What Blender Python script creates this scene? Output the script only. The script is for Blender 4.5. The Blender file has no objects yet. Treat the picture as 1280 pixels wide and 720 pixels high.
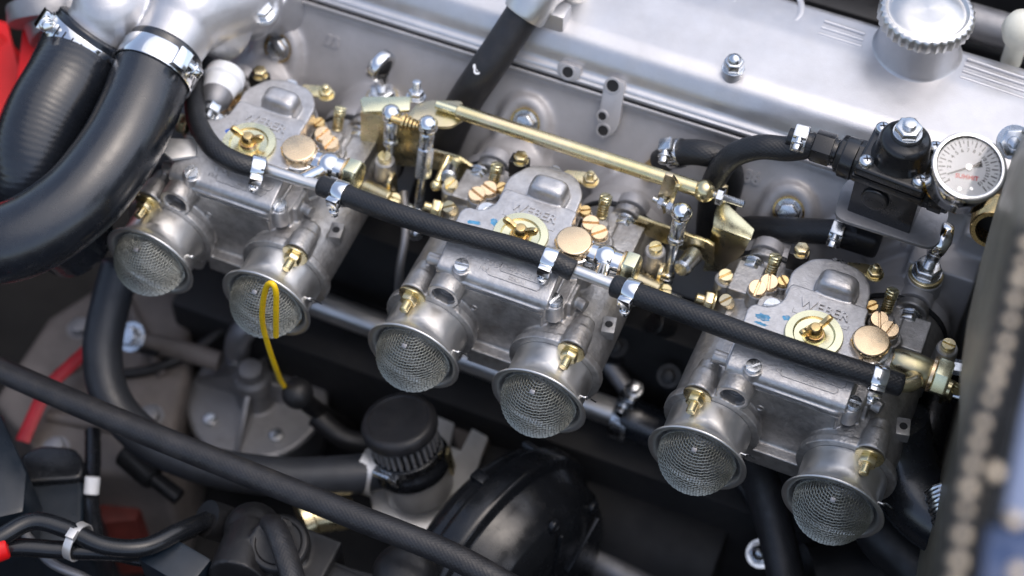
import bpy, bmesh, math, random
from mathutils import Vector, Matrix
random.seed(7)
S = 0.001            # everything below is written in millimetres, built in metres
PI = math.pi
scene = bpy.context.scene
COL = scene.collection

# ------------------------------------------------------------------ camera, sky, sun, exposure
ELEV, YAW, ROLL, FPX = math.radians(54.07), math.radians(-22.57), math.radians(-0.47), 2217.91
CAM = Vector((510.84, -578.88, 980.22))
fw = Vector((math.sin(YAW)*math.cos(ELEV), math.cos(YAW)*math.cos(ELEV), -math.sin(ELEV)))
rt0 = Vector((math.cos(YAW), -math.sin(YAW), 0)); dn0 = fw.cross(rt0)
rt = rt0*math.cos(ROLL) + dn0*math.sin(ROLL)
dn = -rt0*math.sin(ROLL) + dn0*math.cos(ROLL)
cd = bpy.data.cameras.new('camera'); cam = bpy.data.objects.new('camera', cd); COL.objects.link(cam)
M3 = Matrix((rt, -dn, -fw)).transposed()
cam.matrix_world = Matrix.Translation(CAM*S) @ M3.to_4x4()
cd.sensor_width = 36.0; cd.lens = FPX/1280*36.0; cd.clip_start = 0.02; cd.clip_end = 50
cd.dof.use_dof = True; cd.dof.focus_distance = 1.124; cd.dof.aperture_fstop = 3.4; cd.dof.aperture_blades = 0
scene.camera = cam

world = bpy.data.worlds.new('World'); scene.world = world; world.use_nodes = True
wn = world.node_tree.nodes; wl = world.node_tree.links
SUN_EL, SUN_AZ = math.radians(70), math.radians(75)       # azimuth from +Y towards +X
sky = wn.new('ShaderNodeTexSky'); sky.sky_type = 'NISHITA'; sky.sun_disc = False
sky.sun_elevation = SUN_EL; sky.sun_rotation = SUN_AZ; sky.air_density = 0.8; sky.dust_density = 3.0; sky.ozone_density = 1.0
bg = wn['Background']; bg.inputs['Strength'].default_value = 0.15
hs = wn.new('ShaderNodeHueSaturation'); hs.inputs['Saturation'].default_value = 0.85     # thin even cloud
wl.new(sky.outputs['Color'], hs.inputs['Color']); wl.new(hs.outputs['Color'], bg.inputs['Color'])
sd = bpy.data.lights.new('sun', 'SUN'); sd.energy = 0.6; sd.angle = math.radians(100); sd.color = (1.0, 0.94, 0.86)
so = bpy.data.objects.new('sun', sd); COL.objects.link(so)
sdir = Vector((math.sin(SUN_AZ)*math.cos(SUN_EL), math.cos(SUN_AZ)*math.cos(SUN_EL), math.sin(SUN_EL)))
so.rotation_euler = sdir.to_track_quat('Z', 'Y').to_euler(); so.location = (0.3, -0.5, 2.0)
vs = scene.view_settings
vs.view_transform = 'Standard'; vs.look = 'None'; vs.gamma = 1.0; vs.exposure = 0.85; vs.use_curve_mapping = False

# ------------------------------------------------------------------ pixel -> place (distance from the named plane)
def W(px, py, **k):
    v = rt*((px-640)/FPX) + dn*((py-360)/FPX) + fw
    (a, val), = k.items(); i = 'xyz'.index(a)
    return CAM + v*((val-CAM[i])/v[i])
X1, X2, X3 = 45.0, 244.5, 443.9          # carburettor centres along the engine
V = Vector

# ------------------------------------------------------------------ materials
def mat(name, col, metal=0.0, rough=0.5, var=0.12, vscale=60, bump=0.0, bscale=900, rvar=0.1, dirt=0.0, dirtcol=(0.05,0.045,0.04),
        coat=0.0, spec=0.5, aniso=0.0, tint=None, dscale=45, weave=0.0, wpitch=1.6, rings=0.0):
    m = bpy.data.materials.new(name); m.use_nodes = True
    n = m.node_tree.nodes; l = m.node_tree.links; b = n['Principled BSDF']
    tc = n.new('ShaderNodeTexCoord'); oi = n.new('ShaderNodeObjectInfo')
    sc_ = n.new('ShaderNodeMath'); sc_.operation = 'MULTIPLY'; sc_.inputs[1].default_value = 9.0; l.new(oi.outputs['Random'], sc_.inputs[0])
    va = n.new('ShaderNodeVectorMath'); va.operation = 'ADD'; l.new(tc.outputs['Object'], va.inputs[0]); l.new(sc_.outputs[0], va.inputs[1])   # each piece its own wear
    def noise(sc, det=4, ro=0.6):
        t = n.new('ShaderNodeTexNoise'); t.inputs['Scale'].default_value = sc; t.inputs['Detail'].default_value = det
        t.inputs['Roughness'].default_value = ro; l.new(va.outputs[0], t.inputs['Vector']); return t
    nz = noise(vscale)
    rp = n.new('ShaderNodeValToRGB')
    c0 = [max(0, c*(1-var)) for c in col]; c1 = [min(1, c*(1+var)) for c in (tint or col)]
    rp.color_ramp.elements[0].position = 0.3; rp.color_ramp.elements[1].position = 0.7
    rp.color_ramp.elements[0].color = (*c0, 1); rp.color_ramp.elements[1].color = (*c1, 1)
    l.new(nz.outputs['Fac'], rp.inputs['Fac']); out = rp.outputs['Color']
    if dirt > 0:
        dz = noise(dscale, 6, 0.7); dr = n.new('ShaderNodeValToRGB')
        dr.color_ramp.elements[0].position = 0.5; dr.color_ramp.elements[1].position = 0.78
        dr.color_ramp.elements[0].color = (0,0,0,1); dr.color_ramp.elements[1].color = (dirt, dirt, dirt, 1)
        l.new(dz.outputs['Fac'], dr.inputs['Fac'])
        mx = n.new('ShaderNodeMix'); mx.data_type = 'RGBA'
        l.new(dr.outputs['Color'], mx.inputs[0]); l.new(out, mx.inputs[6]); mx.inputs[7].default_value = (*dirtcol, 1)
        out = mx.outputs[2]
    l.new(out, b.inputs['Base Color'])
    b.inputs['Metallic'].default_value = metal
    rz = noise(vscale*2.3, 5); mr = n.new('ShaderNodeMapRange')
    mr.inputs['From Min'].default_value = 0.3; mr.inputs['From Max'].default_value = 0.7
    mr.inputs['To Min'].default_value = max(0.02, rough-rvar); mr.inputs['To Max'].default_value = min(1, rough+rvar)
    l.new(rz.outputs['Fac'], mr.inputs['Value']); l.new(mr.outputs['Result'], b.inputs['Roughness'])
    b.inputs['Specular IOR Level'].default_value = spec
    if coat: b.inputs['Coat Weight'].default_value = coat; b.inputs['Coat Roughness'].default_value = 0.08
    if aniso: b.inputs['Anisotropic'].default_value = aniso
    last = None
    if bump > 0:
        bz = noise(bscale, 3); bp = n.new('ShaderNodeBump'); bp.inputs['Strength'].default_value = bump
        bp.inputs['Distance'].default_value = 0.0004
        l.new(bz.outputs['Fac'], bp.inputs['Height']); last = bp
    if weave > 0:     # textile braid pressed into a hose: two crossing diagonal waves in the tube's own UV (metres)
        for sgn in (1, -1):
            mp = n.new('ShaderNodeMapping'); mp.inputs['Rotation'].default_value = (0, 0, sgn*math.radians(38))
            l.new(tc.outputs['UV'], mp.inputs['Vector'])
            wv = n.new('ShaderNodeTexWave'); wv.inputs['Scale'].default_value = 1000/wpitch/3.2
            wv.inputs['Distortion'].default_value = 1.2; wv.inputs['Detail'].default_value = 1
            l.new(mp.outputs['Vector'], wv.inputs['Vector'])
            bp = n.new('ShaderNodeBump'); bp.inputs['Strength'].default_value = weave; bp.inputs['Distance'].default_value = 0.0005
            l.new(wv.outputs['Fac'], bp.inputs['Height'])
            if last: l.new(last.outputs['Normal'], bp.inputs['Normal'])
            last = bp
    if rings > 0:     # mandrel ridges round a hose
        wv = n.new('ShaderNodeTexWave'); wv.bands_direction = 'Y'; wv.inputs['Scale'].default_value = 95; wv.inputs['Distortion'].default_value = 2.0
        wv.inputs['Detail'].default_value = 2; l.new(tc.outputs['UV'], wv.inputs['Vector'])
        bp = n.new('ShaderNodeBump'); bp.inputs['Strength'].default_value = rings; bp.inputs['Distance'].default_value = 0.001
        l.new(wv.outputs['Fac'], bp.inputs['Height'])
        if last: l.new(last.outputs['Normal'], bp.inputs['Normal'])
        last = bp
    if last: l.new(last.outputs['Normal'], b.inputs['Normal'])
    return m
CAST   = mat('cast_alloy', (0.455,0.445,0.435), 0.85, 0.42, 0.2, 160, 0.9, 520, 0.12, dirt=0.75, dirtcol=(0.20,0.17,0.145), dscale=48)
COVERM = mat('cast_cover_alloy', (0.50,0.495,0.495), 0.85, 0.39, 0.13, 200, 0.45, 750, 0.10, dirt=0.55, dirtcol=(0.30,0.27,0.25), dscale=60)
HEADM  = mat('head_alloy', (0.46,0.45,0.455), 0.45, 0.52, 0.10, 30, 0.3, 700, 0.08, dirt=0.35, dirtcol=(0.25,0.23,0.22), dscale=18)
CAMM   = mat('silver_cover_paint', (0.57,0.57,0.585), 0.75, 0.40, 0.08, 30, 0.3, 900, 0.09, dirt=0.35, dirtcol=(0.42,0.41,0.40), dscale=22)
SPUN   = mat('spun_alloy', (0.70,0.69,0.67), 0.95, 0.39, 0.05, 90, 0.05, 900, 0.07, aniso=0.5, dirt=0.15, dirtcol=(0.4,0.37,0.34))
GAUZE  = mat('steel_gauze', (0.40,0.40,0.355), 1.0, 0.46, 0.18, 60, dirt=0.4, dirtcol=(0.22,0.20,0.17), dscale=60)
STEEL  = mat('zinc_steel', (0.70,0.72,0.74), 1.0, 0.24, 0.08, 120, 0.06, 700, 0.1, dirt=0.25, dirtcol=(0.25,0.23,0.21), dscale=200)
CHROME = mat('bright_steel', (0.78,0.79,0.80), 1.0, 0.10, 0.04, 100, rvar=0.06)
GOLD   = mat('yellow_zinc', (0.77,0.68,0.36), 1.0, 0.28, 0.10, 60, 0.05, 900, 0.08, tint=(0.80,0.66,0.42), dirt=0.12, dirtcol=(0.45,0.32,0.16), dscale=90)
GOLDD  = mat('rainbow_zinc_plate', (0.62,0.57,0.32), 1.0, 0.30, 0.12, 35, 0.05, 900, 0.08, tint=(0.60,0.50,0.36), dirt=0.25, dirtcol=(0.46,0.33,0.36), dscale=50)
PALEZ  = mat('pale_yellow_zinc', (0.80,0.77,0.52), 1.0, 0.26, 0.06, 90, 0.04, 900, 0.06)
COPPER = mat('copper_bronze', (0.86,0.65,0.41), 1.0, 0.27, 0.06, 120, 0.06, 1300, 0.06, aniso=0.3)
BRASS  = mat('brass', (0.72,0.52,0.24), 1.0, 0.27, 0.12, 150, 0.04, 1000, 0.08, dirt=0.25, dirtcol=(0.3,0.17,0.07), dscale=200)
RUBBER = mat('fuel_hose_rubber', (0.012,0.013,0.015), 0.0, 0.42, 0.25, 120, 0.25, 1500, 0.10, dirt=0.35, dirtcol=(0.045,0.043,0.042), dscale=90, weave=0.16, wpitch=2.0)
RUBBIG = mat('radiator_hose_rubber', (0.009,0.011,0.015), 0.0, 0.25, 0.2, 50, 0.10, 700, 0.08, dirt=0.25, dirtcol=(0.022,0.023,0.026), dscale=35, spec=0.85)
SLATE  = mat('slate_hose_rubber', (0.028,0.031,0.037), 0.0, 0.42, 0.2, 40, 0.2, 800, 0.1, dirt=0.35, dirtcol=(0.05,0.05,0.05), dscale=50, weave=0.08, wpitch=2.4)
RUBRIB = mat('ribbed_hose_rubber', (0.009,0.011,0.015), 0.0, 0.24, 0.2, 50, 0.10, 700, 0.08, dirt=0.2, dirtcol=(0.026,0.027,0.03), spec=0.75, rings=0.07)
RUBDUST= mat('dusty_hose_rubber', (0.016,0.016,0.018), 0.0, 0.46, 0.3, 60, 0.25, 900, 0.1, dirt=0.5, dirtcol=(0.05,0.045,0.04), dscale=70, weave=0.12, wpitch=2.2)
PLAST  = mat('black_plastic', (0.008,0.009,0.011), 0.0, 0.24, 0.2, 60, 0.06, 500, 0.08, dirt=0.15, dirtcol=(0.04,0.04,0.042))
ANOD   = mat('black_anodised', (0.010,0.010,0.011), 0.0, 0.30, 0.2, 80, 0.05, 900, 0.06, coat=0.25)
BLKMAT = mat('matt_black', (0.010,0.010,0.011), 0.0, 0.48, 0.3, 50, 0.2, 600, 0.1, dirt=0.3, dirtcol=(0.05,0.046,0.042))
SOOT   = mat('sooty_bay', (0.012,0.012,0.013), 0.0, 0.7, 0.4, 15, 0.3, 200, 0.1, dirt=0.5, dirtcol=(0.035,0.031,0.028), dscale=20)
NAVY   = mat('navy_plastic', (0.006,0.011,0.018), 0.0, 0.36, 0.2, 30, 0.08, 400, 0.1, dirt=0.2, dirtcol=(0.05,0.055,0.06))
REDP   = mat('red_plastic', (0.60,0.006,0.008), 0.0, 0.42, 0.1, 20, 0.05, 300, 0.06, spec=0.3)
REDW   = mat('red_band', (0.42,0.015,0.025), 0.0, 0.5, 0.15, 60)
YELLOW = mat('yellow_enamel', (0.90,0.58,0.01), 0.0, 0.32, 0.06, 120, 0.1, 500, 0.06, dirt=0.5, dirtcol=(0.06,0.04,0.01), dscale=240)
TAN    = mat('taupe_block_paint', (0.17,0.148,0.135), 0.1, 0.6, 0.2, 25, 0.3, 300, 0.1, dirt=0.5, dirtcol=(0.07,0.06,0.05), dscale=30)
DULL   = mat('dull_alloy', (0.30,0.30,0.31), 0.8, 0.5, 0.15, 40, 0.3, 500, 0.1, dirt=0.6, dirtcol=(0.10,0.09,0.08), dscale=40)
BRUSH  = mat('brushed_plate', (0.66,0.65,0.63), 0.6, 0.36, 0.06, 60, 0.05, 700, 0.06, aniso=0.4, dirt=0.2, dirtcol=(0.3,0.28,0.26))
PLEATM = mat('grey_pleat', (0.16,0.16,0.165), 0.3, 0.5, 0.2, 200, 0.4, 1500)
WALLM  = mat('bulkhead_grey', (0.27,0.24,0.18), 0.3, 0.40, 0.2, 18, 0.1, 200, 0.1, dirt=0.5, dirtcol=(0.10,0.09,0.075), dscale=12)
BLUE   = mat('blue_body_paint', (0.02,0.05,0.14), 0.0, 0.3, 0.08, 10, coat=0.6)
PALEB  = mat('pale_blue_panel', (0.16,0.21,0.34), 0.0, 0.4, 0.06, 10, coat=0.3)
WHITE  = mat('white_print', (0.78,0.79,0.80), 0.0, 0.5, 0.04, 80)
INK    = mat('black_ink', (0.015,0.015,0.018), 0.0, 0.5, 0.05, 80)
REDINK = mat('red_ink', (0.65,0.03,0.03), 0.0, 0.5, 0.05, 80)
BLUEP  = mat('blue_marker_paint', (0.07,0.27,0.46), 0.2, 0.45, 0.3, 250, dirt=1.0, dirtcol=(0.40,0.42,0.44), dscale=420)
BLUED  = mat('deep_blue_dot', (0.01,0.10,0.50), 0.0, 0.4, 0.1, 300)
BEADM  = mat('bright_bead', (0.62,0.52,0.39), 0.5, 0.35, 0.1, 100)
AMBER  = mat('amber_brass', (0.72,0.40,0.06), 1.0, 0.25, 0.1, 100)
RUST   = mat('rusty_red', (0.16,0.03,0.022), 0.2, 0.6, 0.3, 40)
CREAM  = mat('cream_paint', (0.80,0.78,0.66), 0.0, 0.4, 0.05, 40)
def glass_mat():
    m = bpy.data.materials.new('gauge_glass'); m.use_nodes = True
    n = m.node_tree.nodes; l = m.node_tree.links; n.remove(n['Principled BSDF'])
    t = n.new('ShaderNodeBsdfTransparent'); g = n.new('ShaderNodeBsdfGlossy'); g.inputs['Roughness'].default_value = 0.02
    fr_ = n.new('ShaderNodeFresnel'); fr_.inputs['IOR'].default_value = 1.45; x = n.new('ShaderNodeMixShader')
    l.new(fr_.outputs['Fac'], x.inputs[0]); l.new(t.outputs[0], x.inputs[1]); l.new(g.outputs[0], x.inputs[2])
    l.new(x.outputs[0], n['Material Output'].inputs['Surface']); return m
GLASS = glass_mat()

# ------------------------------------------------------------------ mesh building
def frame(ax):
    ax = V(ax).normalized(); u = ax.orthogonal().normalized()
    for ref in (V((1,0,0)), V((0,0,1))):
        c = ref - ax*ref.dot(ax)
        if c.length > 0.3: u = c.normalized(); break
    return u, ax.cross(u), ax
def spl(pts, k=8):
    pts = [V(p) for p in pts]; o = []
    P = [pts[0]*2-pts[1]] + pts + [pts[-1]*2-pts[-2]]
    for i in range(1, len(P)-2):
        a, b, c, d = P[i-1:i+3]
        for j in range(k):
            t = j/k
            o.append(0.5*((2*b)+(c-a)*t+(2*a-5*b+4*c-d)*t*t+(3*b-a-3*c+d)*t**3))
    o.append(pts[-1]); return o
class MB:
    def __init__(s): s.v = []; s.f = []; s.uv = {}
    def add(s, v, f):
        o = len(s.v); s.v += [V(p) for p in v]; s.f += [[i+o for i in q] for q in f]; return s
    def lathe(s, prof, o=(0,0,0), ax=(0,0,1), n=32, closed=False, a0=0.0, caps=True):
        u, w, a = frame(ax); o = V(o); b = len(s.v); m = len(prof)
        for h, r in prof:
            for i in range(n):
                t = a0 + 2*PI*i/n; s.v.append(o + a*h + (u*math.cos(t)+w*math.sin(t))*r)
        for j in range(m if closed else m-1):
            k = (j+1) % m
            for i in range(n):
                i2 = (i+1) % n; s.f.append([b+j*n+i, b+j*n+i2, b+k*n+i2, b+k*n+i])
        if not closed and caps:
            s.f.append([b+i for i in range(n)][::-1]); s.f.append([b+(m-1)*n+i for i in range(n)])
        return s
    def cyl(s, p0, p1, r, r1=None, n=24, ch=0.0):
        p0, p1 = V(p0), V(p1); L = (p1-p0).length; r1 = r if r1 is None else r1
        pr = [(0,r),(L,r1)] if not ch else [(0,r-ch),(ch,r),(L-ch,r1),(L,r1-ch)]
        return s.lathe(pr, p0, p1-p0, n)
    def hexp(s, o, ax, r, h, ch=0.8, a0=0.0):
        return s.lathe([(0,r-ch*0.4),(ch*0.5,r),(h-ch*0.6,r),(h,r-ch)], o, ax, 6, a0=a0)
    def sph(s, c, r, sc=(1,1,1), n=20, m=12, ax=(0,0,1)):
        u, w, a = frame(ax); b = len(s.v); c = V(c)
        s.v.append(c - a*r*sc[2])
        for j in range(1, m):
            t = -PI/2 + PI*j/m
            for i in range(n):
                q = 2*PI*i/n
                s.v.append(c + u*(r*sc[0]*math.cos(t)*math.cos(q)) + w*(r*sc[1]*math.cos(t)*math.sin(q)) + a*(r*sc[2]*math.sin(t)))
        s.v.append(c + a*r*sc[2]); e = len(s.v)-1
        for i in range(n): s.f.append([b, b+1+(i+1)%n, b+1+i])
        for j in range(m-2):
            for i in range(n):
                s.f.append([b+1+j*n+i, b+1+j*n+(i+1)%n, b+1+(j+1)*n+(i+1)%n, b+1+(j+1)*n+i])
        for i in range(n): s.f.append([e, b+1+(m-2)*n+i, b+1+(m-2)*n+(i+1)%n])
        return s
    def tube(s, pts, r, n=14, caps=True, flat=1.0):
        pts = [V(p) for p in pts]; b = len(s.v); N = len(pts)
        rr = r if isinstance(r, (list, tuple)) else [r]*N
        T = [(pts[min(i+1,N-1)]-pts[max(i-1,0)]).normalized() for i in range(N)]
        u = frame(T[0])[0]; L = 0; vv = []
        for i in range(N):
            u = (u - T[i]*u.dot(T[i])).normalized(); w = T[i].cross(u)
            if i: L += (pts[i]-pts[i-1]).length
            vv.append(L)
            for j in range(n):
                t = 2*PI*j/n; s.v.append(pts[i] + u*(math.cos(t)*rr[i]) + w*(math.sin(t)*rr[i]*flat))
        for i in range(N-1):
            for j in range(n):
                j2 = (j+1) % n
                s.uv[len(s.f)] = [(2*PI*rr[i]*j/n*S, vv[i]*S), (2*PI*rr[i]*(j+1)/n*S, vv[i]*S), (2*PI*rr[i]*(j+1)/n*S, vv[i+1]*S), (2*PI*rr[i]*j/n*S, vv[i+1]*S)]
                s.f.append([b+i*n+j, b+i*n+j2, b+(i+1)*n+j2, b+(i+1)*n+j])
        if caps:
            s.f.append([b+i for i in range(n)][::-1]); s.f.append([b+(N-1)*n+i for i in range(n)])
        return s
    def prism(s, poly, o=(0,0,0), U=(1,0,0), N=(0,0,1), t=1.0, Vv=None):
        o, U, N = V(o), V(U).normalized(), V(N).normalized(); w = V(Vv).normalized() if Vv else N.cross(U)
        k = len(poly); a = [o + U*p[0] + w*p[1] for p in poly]
        if Vv is None: fl = False
        else: fl = (U.cross(w)).dot(N) < 0
        ar = sum(poly[i][0]*poly[(i+1)%k][1]-poly[(i+1)%k][0]*poly[i][1] for i in range(k)) < 0
        v = a + [p + N*t for p in a]
        f = [list(range(k))[::-1], [k+i for i in range(k)]] + [[i, (i+1)%k, k+(i+1)%k, k+i] for i in range(k)]
        if fl != ar: f = [q[::-1] for q in f]
        return s.add(v, f)
    def plate(s, pts, t):                     # a flat plate through 3D points, thickness t along its normal
        pts = [V(p) for p in pts]; k = len(pts)
        nn = V((0,0,0))
        for i in range(k): nn += (pts[i]-pts[0]).cross(pts[(i+1)%k]-pts[0])
        nn.normalize()
        v = [p - nn*t/2 for p in pts] + [p + nn*t/2 for p in pts]
        return s.add(v, [list(range(k))[::-1], [k+i for i in range(k)]] + [[i, (i+1)%k, k+(i+1)%k, k+i] for i in range(k)])
    def box(s, c, d, R=None):
        c = V(c); R = R or Matrix.Identity(3)
        v = [c + R @ V((x*d[0]/2, y*d[1]/2, z*d[2]/2)) for x in (-1,1) for y in (-1,1) for z in (-1,1)]
        return s.add(v, [[0,1,3,2],[4,6,7,5],[0,4,5,1],[2,3,7,6],[0,2,6,4],[1,5,7,3]])
ORG = {}
def origin(o): return ORG.get(o.name, V((0,0,0))) if o else V((0,0,0))
def to_mesh(mb, off, bevel=0, seg=2, ang=30, smooth=40, remesh=0, smi=0, smf=0.5):
    me = bpy.data.meshes.new('m'); me.from_pydata([(p-off)*S for p in mb.v], [], mb.f)
    if mb.uv and not remesh:
        ul = me.uv_layers.new(name='UVMap')
        for fi, uvs in mb.uv.items():
            st = me.polygons[fi].loop_start
            for k in range(4): ul.data[st+k].uv = uvs[k]
    if remesh:
        t = bpy.data.objects.new('t', me); COL.objects.link(t)
        r = t.modifiers.new('r', 'REMESH'); r.mode = 'VOXEL'; r.voxel_size = remesh*S; r.use_smooth_shade = True
        if smi:
            q = t.modifiers.new('s', 'SMOOTH'); q.iterations = smi; q.factor = smf
        dg = bpy.context.evaluated_depsgraph_get()
        m2 = bpy.data.meshes.new_from_object(t.evaluated_get(dg)); bpy.data.objects.remove(t); bpy.data.meshes.remove(me); me = m2
        me.materials.clear()
    elif bevel:
        bm = bmesh.new(); bm.from_mesh(me); bm.normal_update()
        ed = [e for e in bm.edges if len(e.link_faces) == 2 and e.calc_face_angle(0) > math.radians(ang)]
        bmesh.ops.bevel(bm, geom=ed, offset=bevel*S, segments=seg, profile=0.6, affect='EDGES', clamp_overlap=True)
        bm.to_mesh(me); bm.free()
    me.polygons.foreach_set('use_smooth', [True]*len(me.polygons))
    if not remesh: me.set_sharp_from_angle(angle=math.radians(smooth))
    me.update(); return me
def build(mb, name, m, parent=None, **k):
    base = k.pop('base', None); off = origin(parent) if parent else V(base or (0,0,0))
    me = to_mesh(mb, off, **k); me.name = name; me.materials.append(m)
    o = bpy.data.objects.new(name, me); COL.objects.link(o)
    if parent: o.parent = parent; ORG[o.name] = off
    else: o.location = off*S; ORG[o.name] = off
    return o
def tag(o, label, cat, group=None, kind=None):
    o['label'] = label
    if cat: o['category'] = cat
    if group: o['group'] = group
    if kind: o['kind'] = kind
    return o
def thing(name, label, cat, base=(0,0,0), group=None):
    o = bpy.data.objects.new(name, None); COL.objects.link(o); o.empty_display_size = 0.02
    o.location = V(base)*S; ORG[o.name] = V(base); return tag(o, label, cat, group)
def copy_tree(o, parent=None):
    c = o.copy(); COL.objects.link(c); c.parent = parent
    ORG[c.name] = origin(o)
    for ch in [x for x in bpy.data.objects if x.parent == o]: copy_tree(ch, c)
    return c
def text(name, body, m, parent, o, U, Nn, size, depth=0.4, align='CENTER', bold=0.0, Vv=None):
    cu = bpy.data.curves.new(name, 'FONT'); cu.body = body; cu.size = size*S; cu.extrude = depth*S/2
    cu.align_x = align; cu.align_y = 'CENTER'; cu.resolution_u = 3; cu.offset = bold*S
    t = bpy.data.objects.new(name, cu); COL.objects.link(t)
    dg = bpy.context.evaluated_depsgraph_get()
    me = bpy.data.meshes.new_from_object(t.evaluated_get(dg)); bpy.data.objects.remove(t)
    U = V(U).normalized(); Nn = V(Nn).normalized(); U = (U - Nn*U.dot(Nn)).normalized()
    R = Matrix((U, Nn.cross(U), Nn)).transposed()
    me.transform(Matrix.Translation((V(o)-origin(parent))*S) @ R.to_4x4())
    me.materials.clear(); me.materials.append(m); me.name = name
    ob = bpy.data.objects.new(name, me); COL.objects.link(ob); ob.parent = parent; ORG[ob.name] = origin(parent)
    return ob

# ------------------------------------------------------------------ small fastenings (each is a part)
SCREWS = {}
def screw(name, c, ax, r, h, m, parent, a=0.6, slot=0.22, d=0.4):
    u, w, n = frame(ax); c = V(c); mb = MB()
    U = u*math.cos(a)+w*math.sin(a)
    mb.lathe([(0,r),(h*(1-d),r)], c, n, 24)
    sw = r*slot*0.6
    for s in (1, -1):
        t0 = math.asin(sw/r); pts = [(math.cos(t)*r, math.sin(t)*r*s) for t in [t0+(PI-2*t0)*i/12 for i in range(13)]]
        if s < 0: pts = pts[::-1]
        mb.prism(pts, c+n*(h*(1-d)-0.02), U, n, h*d)
    o = build(mb, name, m, parent, bevel=min(0.3, r*0.08), seg=1); SCREWS[o.data.name] = (c - origin(parent), n); return o
def hexbolt(name, c, ax, r, h, m, parent, washer=0.0, wm=None, dome=False, stud=0.0, sr=0, a=0.3):
    c = V(c); n = V(ax).normalized(); mb = MB()
    mb.hexp(c, n, r, h, r*0.14, a)
    if washer: mb.lathe([(-1.2,washer),(0.01,washer)], c, n, 24)
    if stud: thread(mb, c+n*h*0.9, n, sr or r*0.5, stud)
    if dome: mb.lathe([(h-0.1,r*0.72),(h+r*0.35,r*0.6),(h+r*0.6,r*0.3),(h+r*0.68,0.02)], c, n, 18)
    return build(mb, name, m, parent, bevel=min(0.25, r*0.05), seg=1, smooth=28)
def thread(mb, c, ax, r, L, pitch=1.2):
    pr = []; h = 0
    while h < L-0.5:
        pr += [(h,r*0.86),(h+pitch*0.5,r)]; h += pitch
    pr += [(L-0.4,r*0.86),(L,r*0.66)]
    return mb.lathe(pr, c, ax, 16)
def clamp(c, ax, r, label, toward, band=9, group='worm drive hose clamps', m=None, big=False):
    """worm drive clamp round a hose: band, screw housing, screw"""
    c = V(c); ax = V(ax).normalized(); m = m or CHROME
    t = V(toward); t = (t - ax*t.dot(ax)).normalized(); w = ax.cross(t)
    root = thing('hose_clamp', label, 'hose clamp', c, group)
    k = r/8.0 if not big else 1.35
    mb = MB().lathe([(-band/2,r),(-band/2,r+0.9),(-band/2+0.6,r+1.2),(band/2-0.6,r+1.2),(band/2,r+0.9),(band/2,r)], c, ax, 40, closed=True)
    bd = build(mb, 'band', m, root, smooth=50)
    for i in range(5):      # punched worm slots
        q = 0.5+i*0.22; d = t*math.cos(q)+w*math.sin(q)
        sl = MB().box(c+d*(r+1.15), (0.8*k,band*0.55,0.3), Matrix((d.cross(ax), ax, d)).transposed())
        build(sl, 'slot', INK, bd)
    p = c + t*(r+3.2*k)
    R = Matrix((ax, w, t)).transposed()
    build(MB().box(p, (band*0.95, 8*k, 5*k), R), 'screw_housing', m, root, bevel=0.9)
    s0 = p + w*4*k
    mb = MB(); mb.lathe([(0,2.2*k),(3*k,2.2*k)], s0, w, 16); mb.lathe([(3*k,3.6*k),(4*k,3.8*k),(4.4*k,3.4*k)], s0, w, 20)
    mb.hexp(s0+w*4.2*k, w, 2.9*k, 4.2*k, 0.5)
    build(mb, 'screw', m, root, bevel=0.15, seg=1)
    return root

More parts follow.
